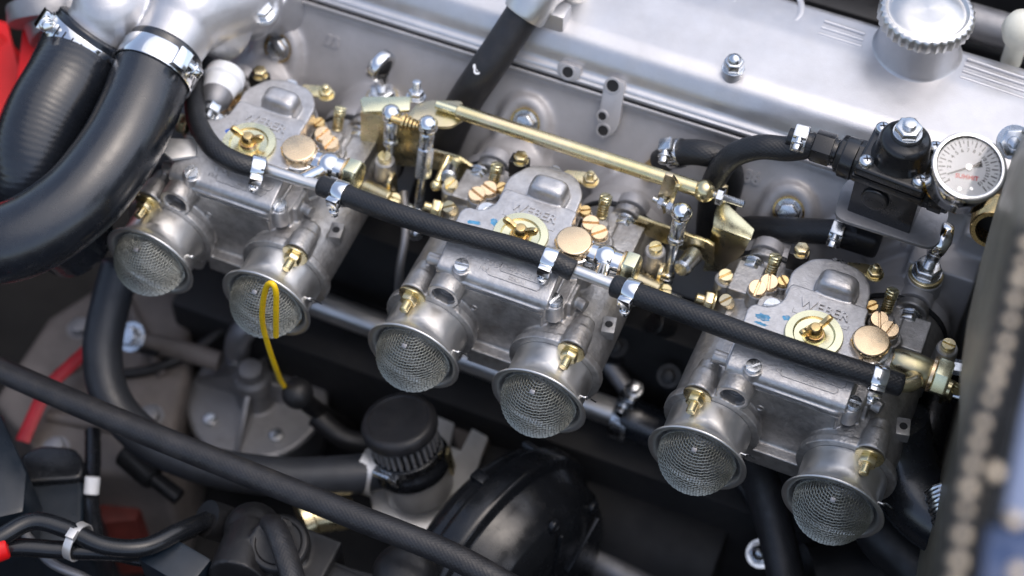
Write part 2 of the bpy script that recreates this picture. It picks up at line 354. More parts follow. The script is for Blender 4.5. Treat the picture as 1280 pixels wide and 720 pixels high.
# ================================================================== carburettor (local: x along engine, y from rim plane to engine, z from bore axis)
def gauze_mesh(R=25.2, step=4.4, wr=0.30):
    mb = MB(); n = int(84/step)
    for fam in (0, 1):
        for i in range(-n, n+1):
            a = math.radians(i*step); u = R*math.sin(a); rho = R*math.cos(a)
            if rho < 4: continue
            pts = []; lim = math.acos(min(1, 0)) ; K = max(8, int(rho/R*2*n))
            for j in range(K+1):
                th = -PI/2 + PI*j/K
                wv = 0.22*(1 if (i+j) % 2 else -1)*(1 if fam else -1)
                rr = rho+wv
                p = (u, -rr*math.cos(th), rr*math.sin(th)) if fam == 0 else (rr*math.sin(th), -rr*math.cos(th), u)
                pts.append(p)
            mb.tube(pts, wr, 4, caps=False)
    return mb
def trumpet(parent, x, side):
    pr = [(27,27.6),(12,27.3),(8,27.6),(5.2,28.6),(3,30.2),(1.4,32.2),(0.8,33.0),(0.0,33.2),(-0.7,32.8),(-0.8,32.0),(-0.6,30.4),(0.4,29.2),(2.4,28.0),(6,26.8),(12,25.8),(27,25.4)]
    st = build(MB().lathe(pr, (x,0,0), (0,1,0), 72, closed=True), 'velocity_stack', SPUN, parent, smooth=60)
    g = gauze_mesh() if side < 0 else None
    if side < 0:
        mb = g; mb.v = [p + V((x,1.8,0)) for p in mb.v]
        go = build(mb, 'gauze_dome', GAUZE, st, smooth=80)
        trumpet.g = go.data
    else:
        go = bpy.data.objects.new('gauze_dome', trumpet.g); COL.objects.link(go); go.parent = st; go.location = (90*S,0,0)
    build(MB().lathe([(0.2,25.3),(6,25.3),(6,26.2),(0.2,26.2)], (x,1,0), (0,1,0), 48, closed=True), 'gauze_collar', STEEL, st, smooth=50)
    # spring clip holding the gauze and the split pin through the wall
    c = V((x-0.5, -9.5, 25.0))
    build(MB().box(c+V((0,0,-0.6)), (3.6,3.0,3.4), Matrix.Rotation(0.5,3,'X')), 'retaining_clip', DULL, st, bevel=0.8)
    q = V((x+27.2, 9, 8))
    mb = MB(); mb.tube(spl([q+V((-2,0,1.5)), q+V((1.2,-0.5,2)), q+V((3,1,1)), q+V((6,3.5,-5)), q+V((7.5,5,-8))], 4), 0.55, 6)
    mb.tube(spl([q+V((-2,1,-1)), q+V((1.0,0.8,-1)), q+V((2.2,2,-4))], 4), 0.5, 6)
    build(mb, 'split_pin', STEEL, st)
    # stud, nut and yellow saddle washer
    sx = x + side*11.6; sz = 29.0
    cl = V((sx, 26, sz))
    mb = MB(); mb.lathe([(-2.2,9.2),(-1.4,9.4),(-0.2,8.6),(0.0,4.0),(-2.0,4.0)], cl, (0,1,0), 28, closed=True)
    for v_ in mb.v: v_.y += 0.035*(v_.x-sx)**2*0.6
    sw = build(mb, 'saddle_washer', GOLD, parent, smooth=50)
    hexbolt('stud_nut', cl+V((0,-1.6,0)), (0,-1,0), 6.0, 5.2, GOLD, parent, stud=7.5, sr=3.2, a=0.4+side*0.2)
    return st

def rounded(poly, r, k=4):
    o = []; n = len(poly)
    for i in range(n):
        a, b, c = V((*poly[i-1],0)), V((*poly[i],0)), V((*poly[(i+1)%n],0))
        d1, d2 = (a-b), (c-b); q = min(r, d1.length*0.45, d2.length*0.45)
        p0, p1 = b+d1.normalized()*q, b+d2.normalized()*q
        for j in range(k+1):
            t = j/k; p = p0*(1-t)**2 + b*2*t*(1-t) + p1*t*t; o.append((p.x, p.y))
    return o
def loaf(mb, c, a, b_, h, e=0.55, n=40, m=20):
    f = lambda t, p: math.copysign(abs(t)**p, t); o = len(mb.v)
    for j in range(m+1):
        t = -PI/2+PI*j/m
        for i in range(n):
            q = 2*PI*i/n; k_ = f(math.cos(t), e)
            mb.v.append(c + V((a*k_*f(math.cos(q),0.5), b_*k_*f(math.sin(q),0.5), h*f(math.sin(t),e))))
    for j in range(m):
        for i in range(n): mb.f.append([o+j*n+i, o+j*n+(i+1)%n, o+(j+1)*n+(i+1)%n, o+(j+1)*n+i])
COVER_OUT = [(-46.5,44),(-42,37.5),(29,36.8),(35.5,42),(35.5,90),(28,98),(28,110),(-27,110),(-27,96),(-31,89),(-36,86),(-44,85.5),(-47,81)]
REAR_OUT = [(-27,100),(-28.5,123),(-19.5,137.5),(-8,142),(8,142),(16,138.5),(23.5,128),(25.5,100)]
def make_carb():
    root = thing('carburettor', 'carburettor', 'carburettor')
    b = MB()
    ring = lambda y0, y1, ri, ro, x: b.lathe([(y0,ri),(y0,ro),(y1,ro),(y1,ri)], (x,0,0), (0,1,0), 48, closed=True)
    for x in (-45, 45):
        ring(28, 62, 21, 29.5, x); ring(27.2, 33, 21, 32.6, x)
        b.cyl((x,60,0), (x,118,0), 29.5, 28.5, 40); b.cyl((x,117,0), (x,147,0), 30.5, 32.5, 40)
        s = -1 if x < 0 else 1
        # ear for the stud, its long boss, flange foot
        b.cyl((x+s*11.6,27.6,29), (x+s*11.6,43,29), 9.4, 8.6, 28); b.box((x+s*9,31,24), (20,7,16))
        b.cyl((x+s*11.6,40,29), (x+s*11.6,52,29), 8.2, 6.8, 28)
        b.cyl((x-s*14,27.6,-28), (x-s*14,36,-28), 8, n=20)
        b.box((x+s*12,124,22), (18,26,22)); b.box((x-s*10,118,24), (16,22,24))
        b.cyl((x-s*2,112,18), (x-s*2,112,36), 9.5, 8.5, 24)
        b.cyl((x+s*6,142,28), (x+s*6,148,28), 11, n=24)
        b.cyl((x-30,112,0), (x+30,112,0), 9.5, n=24)          # throttle spindle boss
    b.prism(rounded([(-42.5,39.5),(34,39.5),(34,108),(-42.5,108)], 5), (0,0,-40), t=84)
    b.prism(rounded([(-26,100),(-27,122),(-18,137),(16,137),(22,127),(24,100)], 4), (0,0,-30), t=72)
    b.box((0,142,0), (104,9,40)); b.box((0,36,-26), (40,10,16))
    # boss with the open threaded hole beside the inlet
    b.lathe([(28,8.0),(28,11.2),(34,11.6),(44,11.6),(44,8.0)], (-34.6,0,37.2), (0,1,0), 32, closed=True)
    # inlet side of the float chamber, web and rib
    b.cyl((35,83,20), (35,83,52), 14.0, 13.2, 32); b.box((38,62,22), (10,32,44)); b.box((43,60,32), (6,18,22))
    b.cyl((47,60,36), (54,58,36), 4.2, n=20); b.cyl((-43,52,40), (-56,52,40), 4.4, n=20)
    pass
    b.cyl((54,98,18), (68,98,18), 8, n=20); b.cyl((-54,98,18), (-62,98,18), 8, n=20)
    body = build(b, 'body', CAST, root, remesh=0.8, smi=3)
    build(MB().lathe([(30,8.4),(41,8.4),(41,7.2),(39.5,6.6),(38.2,7.2),(37,6.6),(35.8,7.2),(34.6,6.6),(33.4,7.2),(32,6.9),(30,7.4)], (-34.6,0,37.2), (0,1,0), 32, closed=True), 'threaded_hole', DULL, root)
    build(MB().lathe([(41.5,0.1),(41.5,8.4),(42.5,8.4),(42.5,0.1)], (-34.6,0,37.2), (0,1,0), 24, closed=True), 'hole_floor', SOOT, root)
    build(MB().box((-4,39.0,39.2), (70,1.8,1.3)), 'casting_ledge', CAST, root, bevel=0.5)
    for (x, z) in ((-18,19),(21,10)): build(MB().lathe([(0,1.4),(-0.8,2.2),(-0.8,2.8),(0,3.2)], (x,39.6,z), (0,1,0), 18, closed=True), 'cast_dimple', CAST, root)
    build(MB().tube([(30,39.4,36),(31,39.2,10)], 1.0, 8), 'corner_rib', CAST, root)
    # ---- cover
    c = MB()
    c.prism(rounded(COVER_OUT, 3.5), (0,0,43.6), t=2.4)
    ins = [(x*0.965 + (0.6 if x < 0 else -0.4), y + (1.2 if y < 40 else -0.4)) for x, y in COVER_OUT]
    c.prism(rounded([(p[0], max(p[1], 66)) if p[1] < 66 else p for p in ins], 3.5), (0,0,45), t=17.2)
    front = rounded([(38.8,45),(38.8,48.5),(40.6,51.6),(44.5,53.2),(67.5,61.2),(69.5,61.2),(69.5,45)], 2.5)
    c.prism(front, (-44.6,0,0), (0,1,0), (1,0,0), 78.6, (0,0,1))
    c.prism(rounded(REAR_OUT, 5), (0,0,40), t=17.6)
    c.prism(rounded([(x*1.05, y+0.8) for x, y in REAR_OUT], 5), (0,0,38.5), t=3.2)
    bump = [(-10.5,110.5),(15.5,109),(16,124),(-9.5,126)]
    c.prism(rounded(bump, 6), (0,0,56), t=4); loaf(c, V((2.9,117.4,57)), 13.6, 8.6, 15.5)
    for (x, y, z, r) in ((-31.5,92.5,42,7.6), (31,96,40,7), (-3,140,42,8), (-28,43.5,44,6.2), (36,46,38,6.5)):
        c.cyl((x,y,z-6), (x,y,z+9), r, r*0.95, 24)
    cov = build(c, 'cover', COVERM, root, remesh=0.62, smi=3)
    text('lettering', 'WEBER', COVERM, cov, (0.5,97.2,62.4), (1,-0.02,0), (0,0,1), 10.0, 1.7, bold=0.16)
    text('lettering', 'BOLOGNA', COVERM, cov, (-3,92.0,62.3), (1,-0.02,0), (0,0,1), 3.4, 0.8)
    text('lettering', 'MADE IN ITALY', COVERM, cov, (-2.5,88.7,62.3), (1,-0.02,0), (0,0,1), 2.9, 0.8)
    fn = V((0,-0.33,0.944)); fz = lambda y: 53.2+(y-44.5)*0.348+0.4
    text('lettering', 'TIPO', COVERM, cov, (-10.2,52.2,fz(52.2)), (1,-0.03,0), fn, 5.0, 0.9)
    text('lettering', 'No', COVERM, cov, (-14.5,47.6,fz(47.6)), (1,-0.03,0), fn, 4.2, 0.9)
    text('lettering', '40 DCOE 18', COVERM, cov, (12,52.4,fz(52.4)), (1,-0.03,0), fn, 4.2, 0.8)
    text('lettering', '2840 N', COVERM, cov, (9,47.4,fz(47.4)), (1,-0.03,0), fn, 3.6, 0.8)
    for (x0, x1, y0, y1, z) in ((-4.5,29,50.0,55.6,0), (-11.5,25.5,45.2,49.2,0)):     # tablet outlines
        pts = [(x0,y1),(x0,y0+1.5),(x0+1.5,y0),(x1-1.5,y0),(x1,y0+1.5),(x1,y1)]
        mb = MB().tube([V((p[0],p[1],fz(p[1])-0.05)) for p in pts], 0.45, 6); build(mb, 'tablet_outline', COVERM, cov)
    for pts in ([(-18,91.5),(-18,88.2),(-9,88.2)], [(18,91.5),(18,88.2),(11,88.2)]):
        build(MB().tube([V((*p,62.25)) for p in pts], 0.35, 6), 'bracket_outline', COVERM, cov)
    # cover screws
    screw('cover_screw', (-31.5,92.5,51), (0,0,1), 6.0, 5.0, STEEL, root, 1.0)
    screw('cover_screw', (-3,140,51), (0,0,1), 5.8, 5.0, STEEL, root, 2.3)
    screw('cover_screw', (-28,44.5,51.0), (0,-0.15,1), 5.0, 6.0, STEEL, root, 0.1)
    screw('cover_screw', (31,98,49), (0,0,1), 5.0, 5.0, STEEL, root, 1.9)
    screw('cover_screw', (37,46,47), (0,0,1), 5.0, 4.5, STEEL, root, 1.2)
    # jet inspection cover
    jc = build(MB().lathe([(0,18.2),(1.6,18.6),(2.8,18.0),(3.0,13.4),(1.6,12.4),(1.4,7.6),(2.6,6.8),(2.6,0.05)], (0,75.6,62), (0,0,1), 56), 'jet_cover', PALEZ, root, smooth=50)
    build(MB().lathe([(0,6.4),(1.0,6.8),(2.2,6.0),(2.2,0.05)], (0,75.6,64.4), (0,0,1), 28), 'copper_washer', COPPER, jc)
    # inlet filter plug
    p = V((34.6,82.6,52))
    build(MB().lathe([(0,13.4),(6.8,13.4),(7.2,13.8),(9.2,13.8),(9.5,13.2),(9.5,0.1)], p, (0,0,1), 40), 'fibre_washer', STEEL, root)
    mb = MB().lathe([(0,12.2),(0.8,12.9),(4.8,12.9),(5.6,12.3)], p+V((0,0,9.3)), (0,0,1), 6, a0=0.25).lathe([(4.4,12.3),(6.3,11.7),(6.9,11.0),(6.9,0.05)], p+V((0,0,9.3)), (0,0,1), 40)
    build(mb, 'filter_plug', COPPER, root, bevel=0.3, smooth=30)
    # inlet neck towards the union
    build(MB().lathe([(0,8.5),(8,8.5),(8.4,9.6),(11,9.6)], p+V((9,0,-4)), (1,0,0), 28), 'inlet_neck', CAST, root, bevel=0.3)
    # jets, progression plugs, mixture screws, manifold nuts
    def brass(x, y, z, r=5.8, a=0.4): 
        build(MB().cyl((x,y,z-16), (x,y,z-3), r+1.4, r+1.0, 24, 0.6), 'jet_boss', CAST, root)
        screw('jet_plug', (x,y,z-4), (0,-0.15,1), r, 6, BRASS if r < 4 else COPPER, root, a, 0.18)
    for (x, y, a) in ((-46,110,-0.35),(-40.5,117.5,-0.3)): brass(x, y, 45, a=a)
    for (x, y, a) in ((34,117,0.3),(42.3,112,0.75)): brass(x, y, 45, a=a)
    brass(-32.5,122,45,3.9,0.9); brass(26.8,125.5,45,3.9,0.5)
    for (x, y) in ((-43,129), (35.5,132.5)):
        base = V((x, y, 32)); ax = V((0.02,0.42,0.9)).normalized()
        build(MB().cyl(base-ax*10, base+ax*1.5, 6.2, 5.4, 20, 0.5), 'screw_boss', CAST, root)
        build(MB().cyl(base, base+ax*14, 2.2, n=14), 'mixture_stem', GOLD, root)
        build(MB().tube([base+ax*(1+11*i/60)+ (frame(ax)[0]*math.cos(i*0.63)+frame(ax)[1]*math.sin(i*0.63))*3.3 for i in range(61)], 0.75, 6), 'mixture_spring', GOLD, root)
        screw('mixture_screw', base+ax*13, ax, 4.3, 5.5, PALEZ, root, 0.9)
    for x in (-57, 51):
        hexbolt('manifold_nut', (x,139,29), (0,-1,0), 6.8, 6.2, STEEL, root, 8.2, stud=8.5, sr=3.9)
    # rear left steady block with its bolt, rear right tab
    build(MB().box((-29,143,45), (13,9,17)), 'steady_block', BLKMAT, root, bevel=1.2)
    hexbolt('block_bolt', (-28,143,53.4), (0,0,1), 4.9, 5, GOLD, root, 5.6)
    build(MB().prism(rounded([(-6,-5),(14,-4),(18,4),(8,6),(-6,4)], 2.5), (8,147,47), (1,0.15,0), (0,0,1), 2), 'anchor_tab', GOLD, root, bevel=0.3)
    hexbolt('anchor_nut', (21,148,49), (0,0,1), 5.2, 4.2, GOLD, root, 6.2, stud=5, sr=2.6)
    # throttle spindle end: arm, nut
    build(MB().cyl((75,112,0), (104,112,0), 4, n=16, ch=0.5), 'throttle_spindle', STEEL, root)
    build(MB().prism(rounded([(-7,-8),(7,-8),(6,30),(-5,30)], 4), (86,112,0), (0,1,0), (1,0,0), 2.5, (0,0,1)), 'throttle_arm', GOLD, root, bevel=0.4)
    hexbolt('spindle_nut', (88.5,112,0), (1,0,0), 7, 5, GOLD, root)
    build(MB().cyl((80,118,20), (80,118,38), 8, 7, 24, 0.8), 'cable_post', CAST, root)
    screw('idle_stop_screw', (80,118,37.5), (0,0,1), 4.6, 5, GOLD, root, 0.7)
    screw('idle_stop_screw', (92,106,14), (0.3,-0.5,0.8), 4.2, 9, GOLD, root, 0.2)
    build(MB().cyl((-70,120,-4), (-70,120,30), 8, 7, 22, 0.8), 'cable_post', CAST, root)
    screw('idle_stop_screw', (-70,120,29), (0,-0.1,1), 4.8, 6, GOLD, root, 1.2)
    hexbolt('lever_nut', (-74,108,16), (-1,-0.2,0.2), 7.5, 6, GOLD, root, 9, stud=6)
    screw('idle_stop_screw', (-62,104,26), (-0.2,-0.4,0.9), 4.4, 9, GOLD, root, 0.5)
    build(MB().cyl((70,104,18), (92,100,20), 6.5, n=20, ch=0.8), 'lever_barrel', GOLD, root)
    build(MB().box((-60,112,6), (10,16,22)), 'spindle_cap', CAST, root, bevel=2)
    hexbolt('spindle_nut', (-65,112,6), (-1,0,0), 6, 5, GOLD, root)
    lg = build(MB().box((70,60,18), (9,13,9), Matrix.Rotation(0.2,3,'Z')).box((61,61,16), (14,8,6)), 'side_lug', CAST, root, bevel=1); build(MB().cyl((70,60,22.4), (70,60,22.75), 2.6, n=16), 'lug_hole', SOOT, lg)
    trumpet(root, -45, -1); trumpet(root, 45, 1)
    return root
def wing_nut(jc, rot):
    mb = MB(); c = V((0,75.6,66))
    mb.lathe([(0,5.4),(3,5.0),(6,3.6),(6.6,3.0),(6.6,0.05)], c, (0,0,1), 24)
    d = V((math.cos(rot), math.sin(rot), 0)); n = V((-d.y, d.x, 0))
    for s in (1,-1):
        pr = [(0,0.6),(5,1.8),(9,3.4),(12.2,6.6),(12.6,9.2),(10.4,10.6),(7.6,9.4),(4,6.6),(0,6.2)]
        w = MB().prism(rounded(pr, 1.2, 3), c - n*1.4*s, d*s, n*s, 2.8, (0,0,1)); mb.add(w.v, w.f)
    return build(mb, 'wing_nut', BRASS, jc, bevel=0.5)
carb = make_carb()
c1 = copy_tree(carb); c3 = copy_tree(carb); c2 = carb
for o, x, lb in ((c1, X1, 'grey twin choke carburettor beside the two thick radiator hoses'),
                 (c2, X2, 'middle grey twin choke carburettor between the other two'),
                 (c3, X3, 'grey twin choke carburettor below the black fuel regulator and gauge')):
    o.location = V((x,0,0))*S; o['label'] = lb; o['group'] = 'row of three twin choke carburettors'
rs = random.Random(4)
for o in (c1, c3):                       # no two screws stopped at the same angle
    for ch in [k for k in bpy.data.objects if k.parent == o and k.data and k.data.name in SCREWS]:
        cc_, nn_ = SCREWS[ch.data.name]
        ch.matrix_local = Matrix.Translation(cc_*S) @ Matrix.Rotation(rs.uniform(0, PI), 4, nn_) @ Matrix.Translation(-cc_*S)
def kid(o, nm): return [k for k in bpy.data.objects if k.parent == o and k.name.split('.')[0] == nm][0]
for o, r in ((c1, 0.0), (c2, -0.06), (c3, 0.95)): wing_nut(kid(o, 'jet_cover'), r)
def blot(cov, cx, cy, rx, ry, m, seed, a=0.0):
    rnd = random.Random(seed); p = []
    for i in range(22):
        t = 2*PI*i/22; q = 1+rnd.uniform(-0.28, 0.2)
        x, y = rx*q*math.cos(t), ry*q*math.sin(t); p.append((cx+x*math.cos(a)-y*math.sin(a), cy+x*math.sin(a)+y*math.cos(a)))
    return build(MB().prism(p, (0,0,62.12), t=0.16), 'paint_mark', m, cov)
cv = kid(c3, 'cover'); blot(cv, -33.5, 77.0, 5.0, 2.8, BLUEP, 3, 0.1); blot(cv, -33.5, 71.5, 4.6, 1.2, BLUEP, 8, 0.0); blot(cv, -20, 82, 2.5, 2.1, BLUEP, 5, 0.4)
cv = kid(c2, 'cover'); blot(cv, -33, 74.5, 4.8, 1.7, BLUEP, 13, 0.2); blot(cv, -34, 70.5, 3.8, 1.2, BLUEP, 18, 0.1); blot(cv, -20.5, 80, 2.6, 3.0, BLUEP, 15, 0.4)
cv = kid(c1, 'cover'); blot(cv, -18.5, 81, 3.0, 2.6, BLUED, 23, 0.4)

# ================================================================== the setting: bay floor, inner wing, bulkhead
def strip_wall(mb, pts, p0, p1): pass
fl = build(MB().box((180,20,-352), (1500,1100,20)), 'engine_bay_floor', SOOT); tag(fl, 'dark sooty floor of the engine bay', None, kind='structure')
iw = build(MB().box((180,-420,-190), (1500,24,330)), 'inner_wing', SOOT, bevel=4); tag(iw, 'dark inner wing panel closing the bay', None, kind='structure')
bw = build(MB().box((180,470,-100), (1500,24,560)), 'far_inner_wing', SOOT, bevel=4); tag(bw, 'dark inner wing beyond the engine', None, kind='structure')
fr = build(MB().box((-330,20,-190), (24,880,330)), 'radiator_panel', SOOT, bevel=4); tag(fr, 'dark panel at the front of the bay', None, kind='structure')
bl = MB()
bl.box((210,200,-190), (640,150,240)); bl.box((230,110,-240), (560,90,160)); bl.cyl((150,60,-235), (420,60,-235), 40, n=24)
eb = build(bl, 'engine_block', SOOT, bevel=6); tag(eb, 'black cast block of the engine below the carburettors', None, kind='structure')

# bulkhead with rolled cowl lip, seal clips and blue cowl
bk = thing('bulkhead_cowl', 'grey bulkhead edge with a row of bright clips beside blue cowl', 'bulkhead', (560,0,-300))
edge = [(1292,150),(1268,188),(1246,255),(1225,330),(1209,402),(1200,470),(1199,535),(1200,600),(1198,660),(1193,730),(1186,800)]
mb = MB(); N_ = len(edge); rows = []
for i, (px, py) in enumerate(edge):
    e0 = W(px, py, z=150); d0 = W(px+22+i*2.0, py-4, z=255); bu = 2.5*math.sin(i*1.7)
    rows.append([V((e0.x+95, e0.y, -330)), V((e0.x+26, e0.y, -330)), V((e0.x+16, e0.y, 60)), V((e0.x+5, e0.y, 128)), e0, V((e0.x+1.5+bu, e0.y-2, 185)), V((e0.x+4+bu, e0.y-3, 225)), V((d0.x-3, e0.y-4, 262)), V((d0.x+4, e0.y-4, 272)), V((d0.x+14, e0.y-4, 274)), V((e0.x+95, e0.y-4, 274))])
k = len(rows[0])
for r_ in rows: mb.v += r_
for j in range(N_-1):
    for i in range(k):
        i2 = (i+1) % k; mb.f.append([j*k+i, j*k+i2, (j+1)*k+i2, (j+1)*k+i])
mb.f.append(list(range(k))[::-1]); mb.f.append([(N_-1)*k+i for i in range(k)])
build(mb, 'bulkhead_panel', WALLM, bk, smooth=60)
bead = spl([W(*q, z=430) for q in ((1284,290),(1266,372),(1252,440),(1234,505),(1218,560),(1207,612),(1199,670),(1190,735),(1180,800))], 24)
build(MB().tube(bead[::6], 5.0, 14), 'seal_strip', SOOT, bk)
build(MB().plate([bead[0]+V((0,0,-4)), bead[len(bead)//2]+V((0,0,-4)), bead[-1]+V((0,0,-4)), bead[-1]+V((12,0,-70)), bead[-1]+V((40,0,-160)), bead[len(bead)//2]+V((40,0,-160)), bead[0]+V((40,0,-160))], 3), 'seal_base', WALLM, bk)
acc = 0
for i in range(1, len(bead)):
    acc += (bead[i]-bead[i-1]).length
    if acc > 9.5+random.uniform(-1.4,1.4):
        acc = 0; build(MB().sph(bead[i]+V((0,0,5.0)), 2.5+random.uniform(-.5,.4), (1.05,1.0,0.75), 12, 8), 'clip', BEADM, bk)
def cowl(name, q, z, t, m): P = [W(*p, z=z) for p in q]; return build(MB().prism([(p.x,p.y) for p in P], (0,0,z-t), t=t), name, m, bk, bevel=2)
cowl('cowl_channel', ((1300,330),(1278,420),(1252,520),(1228,640),(1210,760),(1330,760),(1330,330)), 404, 10, NAVY)
cowl('pale_panel', ((1306,330),(1296,440),(1276,525),(1254,645),(1286,655),(1350,640),(1350,330)), 420, 6, PALEB)
cowl('blue_cowl', ((1234,655),(1222,760),(1330,760),(1330,665)), 416, 6, BLUE)
for q in ((1243,590),(1268,650),(1272,715)): build(MB().sph(W(*q, z=428), 3.4, (1,1,0.7), 14, 8), 'cowl_fixing', BEADM, bk)

# ================================================================== cylinder head and intake runners
hd = thing('cylinder_head', 'silver grey cast cylinder head behind the carburettors', 'cylinder head', (230,250,-100))
SN = V((0,-0.868,0.496))                         # normal of the sloping port face
def WS(px, py, off=0.0):                        # pixel -> the sloping face of the head
    v = rt*((px-640)/FPX) + dn*((py-360)/FPX) + fw; o = V((0,205,62)) + SN*off
    return CAM + v*((o-CAM).dot(SN)/v.dot(SN))
h = MB()
hp = rounded([(340,-110),(166,-110),(167,-50),(172,-5),(181,20),(205,62),(205,67.2),(340,67.2)], 4)
h.prism(hp, (-80,0,0), (0,1,0), (1,0,0), 606, (0,0,1))
BX = []; SU = V((0,0.496,0.868))
for (px, py) in ((348,60),(657,153),(986,264)):
    p = WS(px, py, 6); BX.append(p); q = WS(px, py, 0)
    h.cyl(q-SN*12, p, 10, 8.5, 28)
    U_ = [q+V((a*15,0,0))+SU*b for a, b in ((-1.25,-52),(-1.1,-24),(-1,-2),(-0.72,11),(0,17),(0.72,11),(1,-2),(1.1,-24),(1.25,-52))]
    h.tube(spl([u+SN*2 for u in U_], 5), 5.6, 14)
    h.box(q-SU*24-SN*1, (26,6,44), Matrix((V((1,0,0)), SN, SU)).transposed())
for i in range(6):
    x = (i//2)*199.46 + (i%2)*90
    h.cyl((x,200,0), (x,163,0), 31, 30, 40)
for x in (-30, 140, 335): h.cyl((x,206,56), (x+6,178,0), 3, n=12)
for q0, q1 in (((1010,300),(1110,252)),((1080,318),(1130,300)),((735,232),(770,205)),((240,60),(300,40))): h.cyl(WS(*q0,-1), WS(*q1,-1), 6, n=14)
h.box((505,190,-30), (46,40,150)); h.box((530,205,-20), (40,30,170))
build(h, 'head_casting', HEADM, hd, remesh=1.9, smi=6)
for p in BX: hexbolt('runner_bolt', p, SN, 7.5, 6, STEEL, hd, 9.5)
for p in BX: build(MB().lathe([(0,9.5),(0,11),(2.4,11),(2.4,9.5)], p-SN*1, SN, 24, closed=True), 'bolt_washer', BRASS, hd)
for i in range(6):
    x = (i//2)*199.46 + (i%2)*90
    r = MB(); r.lathe([(150,33.5),(158,33.8),(160,31.5),(170,29.8),(182,29.8)], (x,0,0), (0,1,0), 48)
    s = -1 if i % 2 == 0 else 1
    r.cyl((x+s*6,150,28), (x+s*6,158,28), 11.5, n=28)
    ru = build(r, 'intake_runner', HEADM, hd, bevel=0.6, smooth=50)
    build(MB().lathe([(146.6,26),(146.6,33.2),(147.6,34),(149.4,34),(150.6,33.2),(150.6,26)], (x,0,0), (0,1,0), 48, closed=True), 'rubber_ring', RUBBER, ru)
# lugs with holes hanging below the seam
def lug(outline, holes, off=7):
    pts = [WS(px, py, off) for px, py in outline]; vv = SN.cross(V((1,0,0)))
    mb = MB().prism(rounded([(q.x, (q-pts[0]).dot(vv)) for q in pts], 6), V((0,pts[0].y,pts[0].z))-SN*18, (1,0,0), SN, 18, vv)
    lo = build(mb, 'mounting_lug', HEADM, hd, bevel=1.2)
    for (px, py, r) in holes:
        c = WS(px, py, off)
        build(MB().lathe([(0.0,r),(0.0,r+1.6),(0.8,r+1.2),(0.8,r)], c, SN, 24, closed=True), 'hole_rim', HEADM, lo)
        build(MB().lathe([(0.0,r),(0.2,r),(0.2,0.05)], c, SN, 24), 'hole', SOOT, lo)
lug([(697,76),(727,85),(724,98),(714,103),(702,100),(696,90)], [(710,90,4.0)])
lug([(756,96),(782,104),(779,122),(773,160),(762,172),(750,168),(746,155),(752,120)], [(766,107,4.4),(753,145,3.0),(754,163,3.8)])
# brass ringed port at the bulkhead end, raised letters
p = W(1240, 287, y=180)
build(MB().lathe([(-22,14),(0,14),(1.2,13),(1.2,10.4),(-14,10.4),(-14,0.05)], p, (0.1,-1,0.35), 32), 'port_ring', BRASS, hd)
build(MB().lathe([(-13.6,10.3),(-13.4,0.05)], p, (0.1,-1,0.35), 24), 'port_plug', SOOT, hd)
text('lettering', '86', HEADM, hd, WS(940,222,0.3), (1,0,0), SN, 12, 2.4, bold=0.4); text('lettering', '33', HEADM, hd, WS(416,52,0.3), (1,0,0), SN, 11, 2.4, bold=0.4)
hexbolt('head_nut', W(1268,178,y=200), (0,-0.7,0.7), 9, 8, STEEL, hd, 11, stud=8)

# ================================================================== cam cover
cc = thing('cam_cover', 'long bright silver cam cover with raised ribs and filler neck', 'cam cover', (230,290,50))
m = MB()
cp = rounded([(229,50),(229,55),(234,57),(236,66),(243,76),(253,79.5),(300,82),(332,80),(340,72),(343,50)], 3.5)
m.prism(cp, (-46,0,0), (0,1,0), (1,0,0), 571, (0,0,1))
shell = build(m, 'cover_shell', CAMM, cc, bevel=3.0, seg=3, ang=50, smooth=50)
build(MB().prism(rounded([(224.4,45),(224.4,49.2),(344,49.2),(344,45)], 1.2), (-60,0,0), (0,1,0), (1,0,0), 592, (0,0,1)), 'head_rim', HEADM, cc, bevel=0.5)
build(MB().box((236,286,49.7), (586,120,1.3)), 'gasket', BLKMAT, cc)
build(MB().prism(rounded([(226.8,50.2),(226.8,53.6),(343,53.6),(343,50.2)], 1.0), (-52,0,0), (0,1,0), (1,0,0), 580, (0,0,1)), 'cover_flange', CAMM, cc, bevel=0.6)
ZT = 81.0
for (px, py) in ((915,98),):
    p = W(px, py, z=73); b = V((p.x, p.y-1, 68))
    build(MB().cyl(b, b+V((0,0,16)), 7.6, 6.4, 28, 0.5), 'nut_boss', CAMM, cc)
    hexbolt('acorn_nut', b+V((0,0,17.2)), (0,0,1), 6.8, 7, STEEL, cc, 7.8, dome=True)
ring = W(945, 36, z=ZT) + V((0,25,0))
build(MB().lathe([(0,25.5),(0.55,24.5),(0.55,22.4),(0,21)], ring+V((0,0,-0.4)), (0,0,1), 72, closed=True), 'emblem_ring', CAMM, cc, smooth=60)
for i in range(4):      # raised ribs either side of the filler neck
    a, b = W(1021+i*3.5, 43-i*7.5, z=ZT), W(1073+i*2, 59-i*7.5, z=ZT)
    if i < 3: build(MB().tube([a+V((0,0,-.2)), b+V((0,0,-.2))], 1.7, 10), 'raised_rib', CAMM, cc)
    a, b = W(1193+i*3, 96-i*7.3, z=ZT), W(1300+i*3, 132-i*7.3, z=ZT)
    build(MB().tube([a+V((0,0,-.2)), b+V((0,0,-.2))], 1.7, 10), 'raised_rib', CAMM, cc)
a, b = W(1028,56,z=ZT), W(1078,74,z=ZT); text('lettering', 'NISSAN', CAMM, cc, (a+b)/2+V((0,0,-0.4)), b-a, (0,0,1), 7, 1.6, bold=0.2)
a, b = W(1104,82,z=ZT), W(1192,110,z=ZT); text('lettering', '2800 OHC', CAMM, cc, (a+b)/2+V((0,0,-0.4)), b-a, (0,0,1), 9, 1.6, bold=0.2)
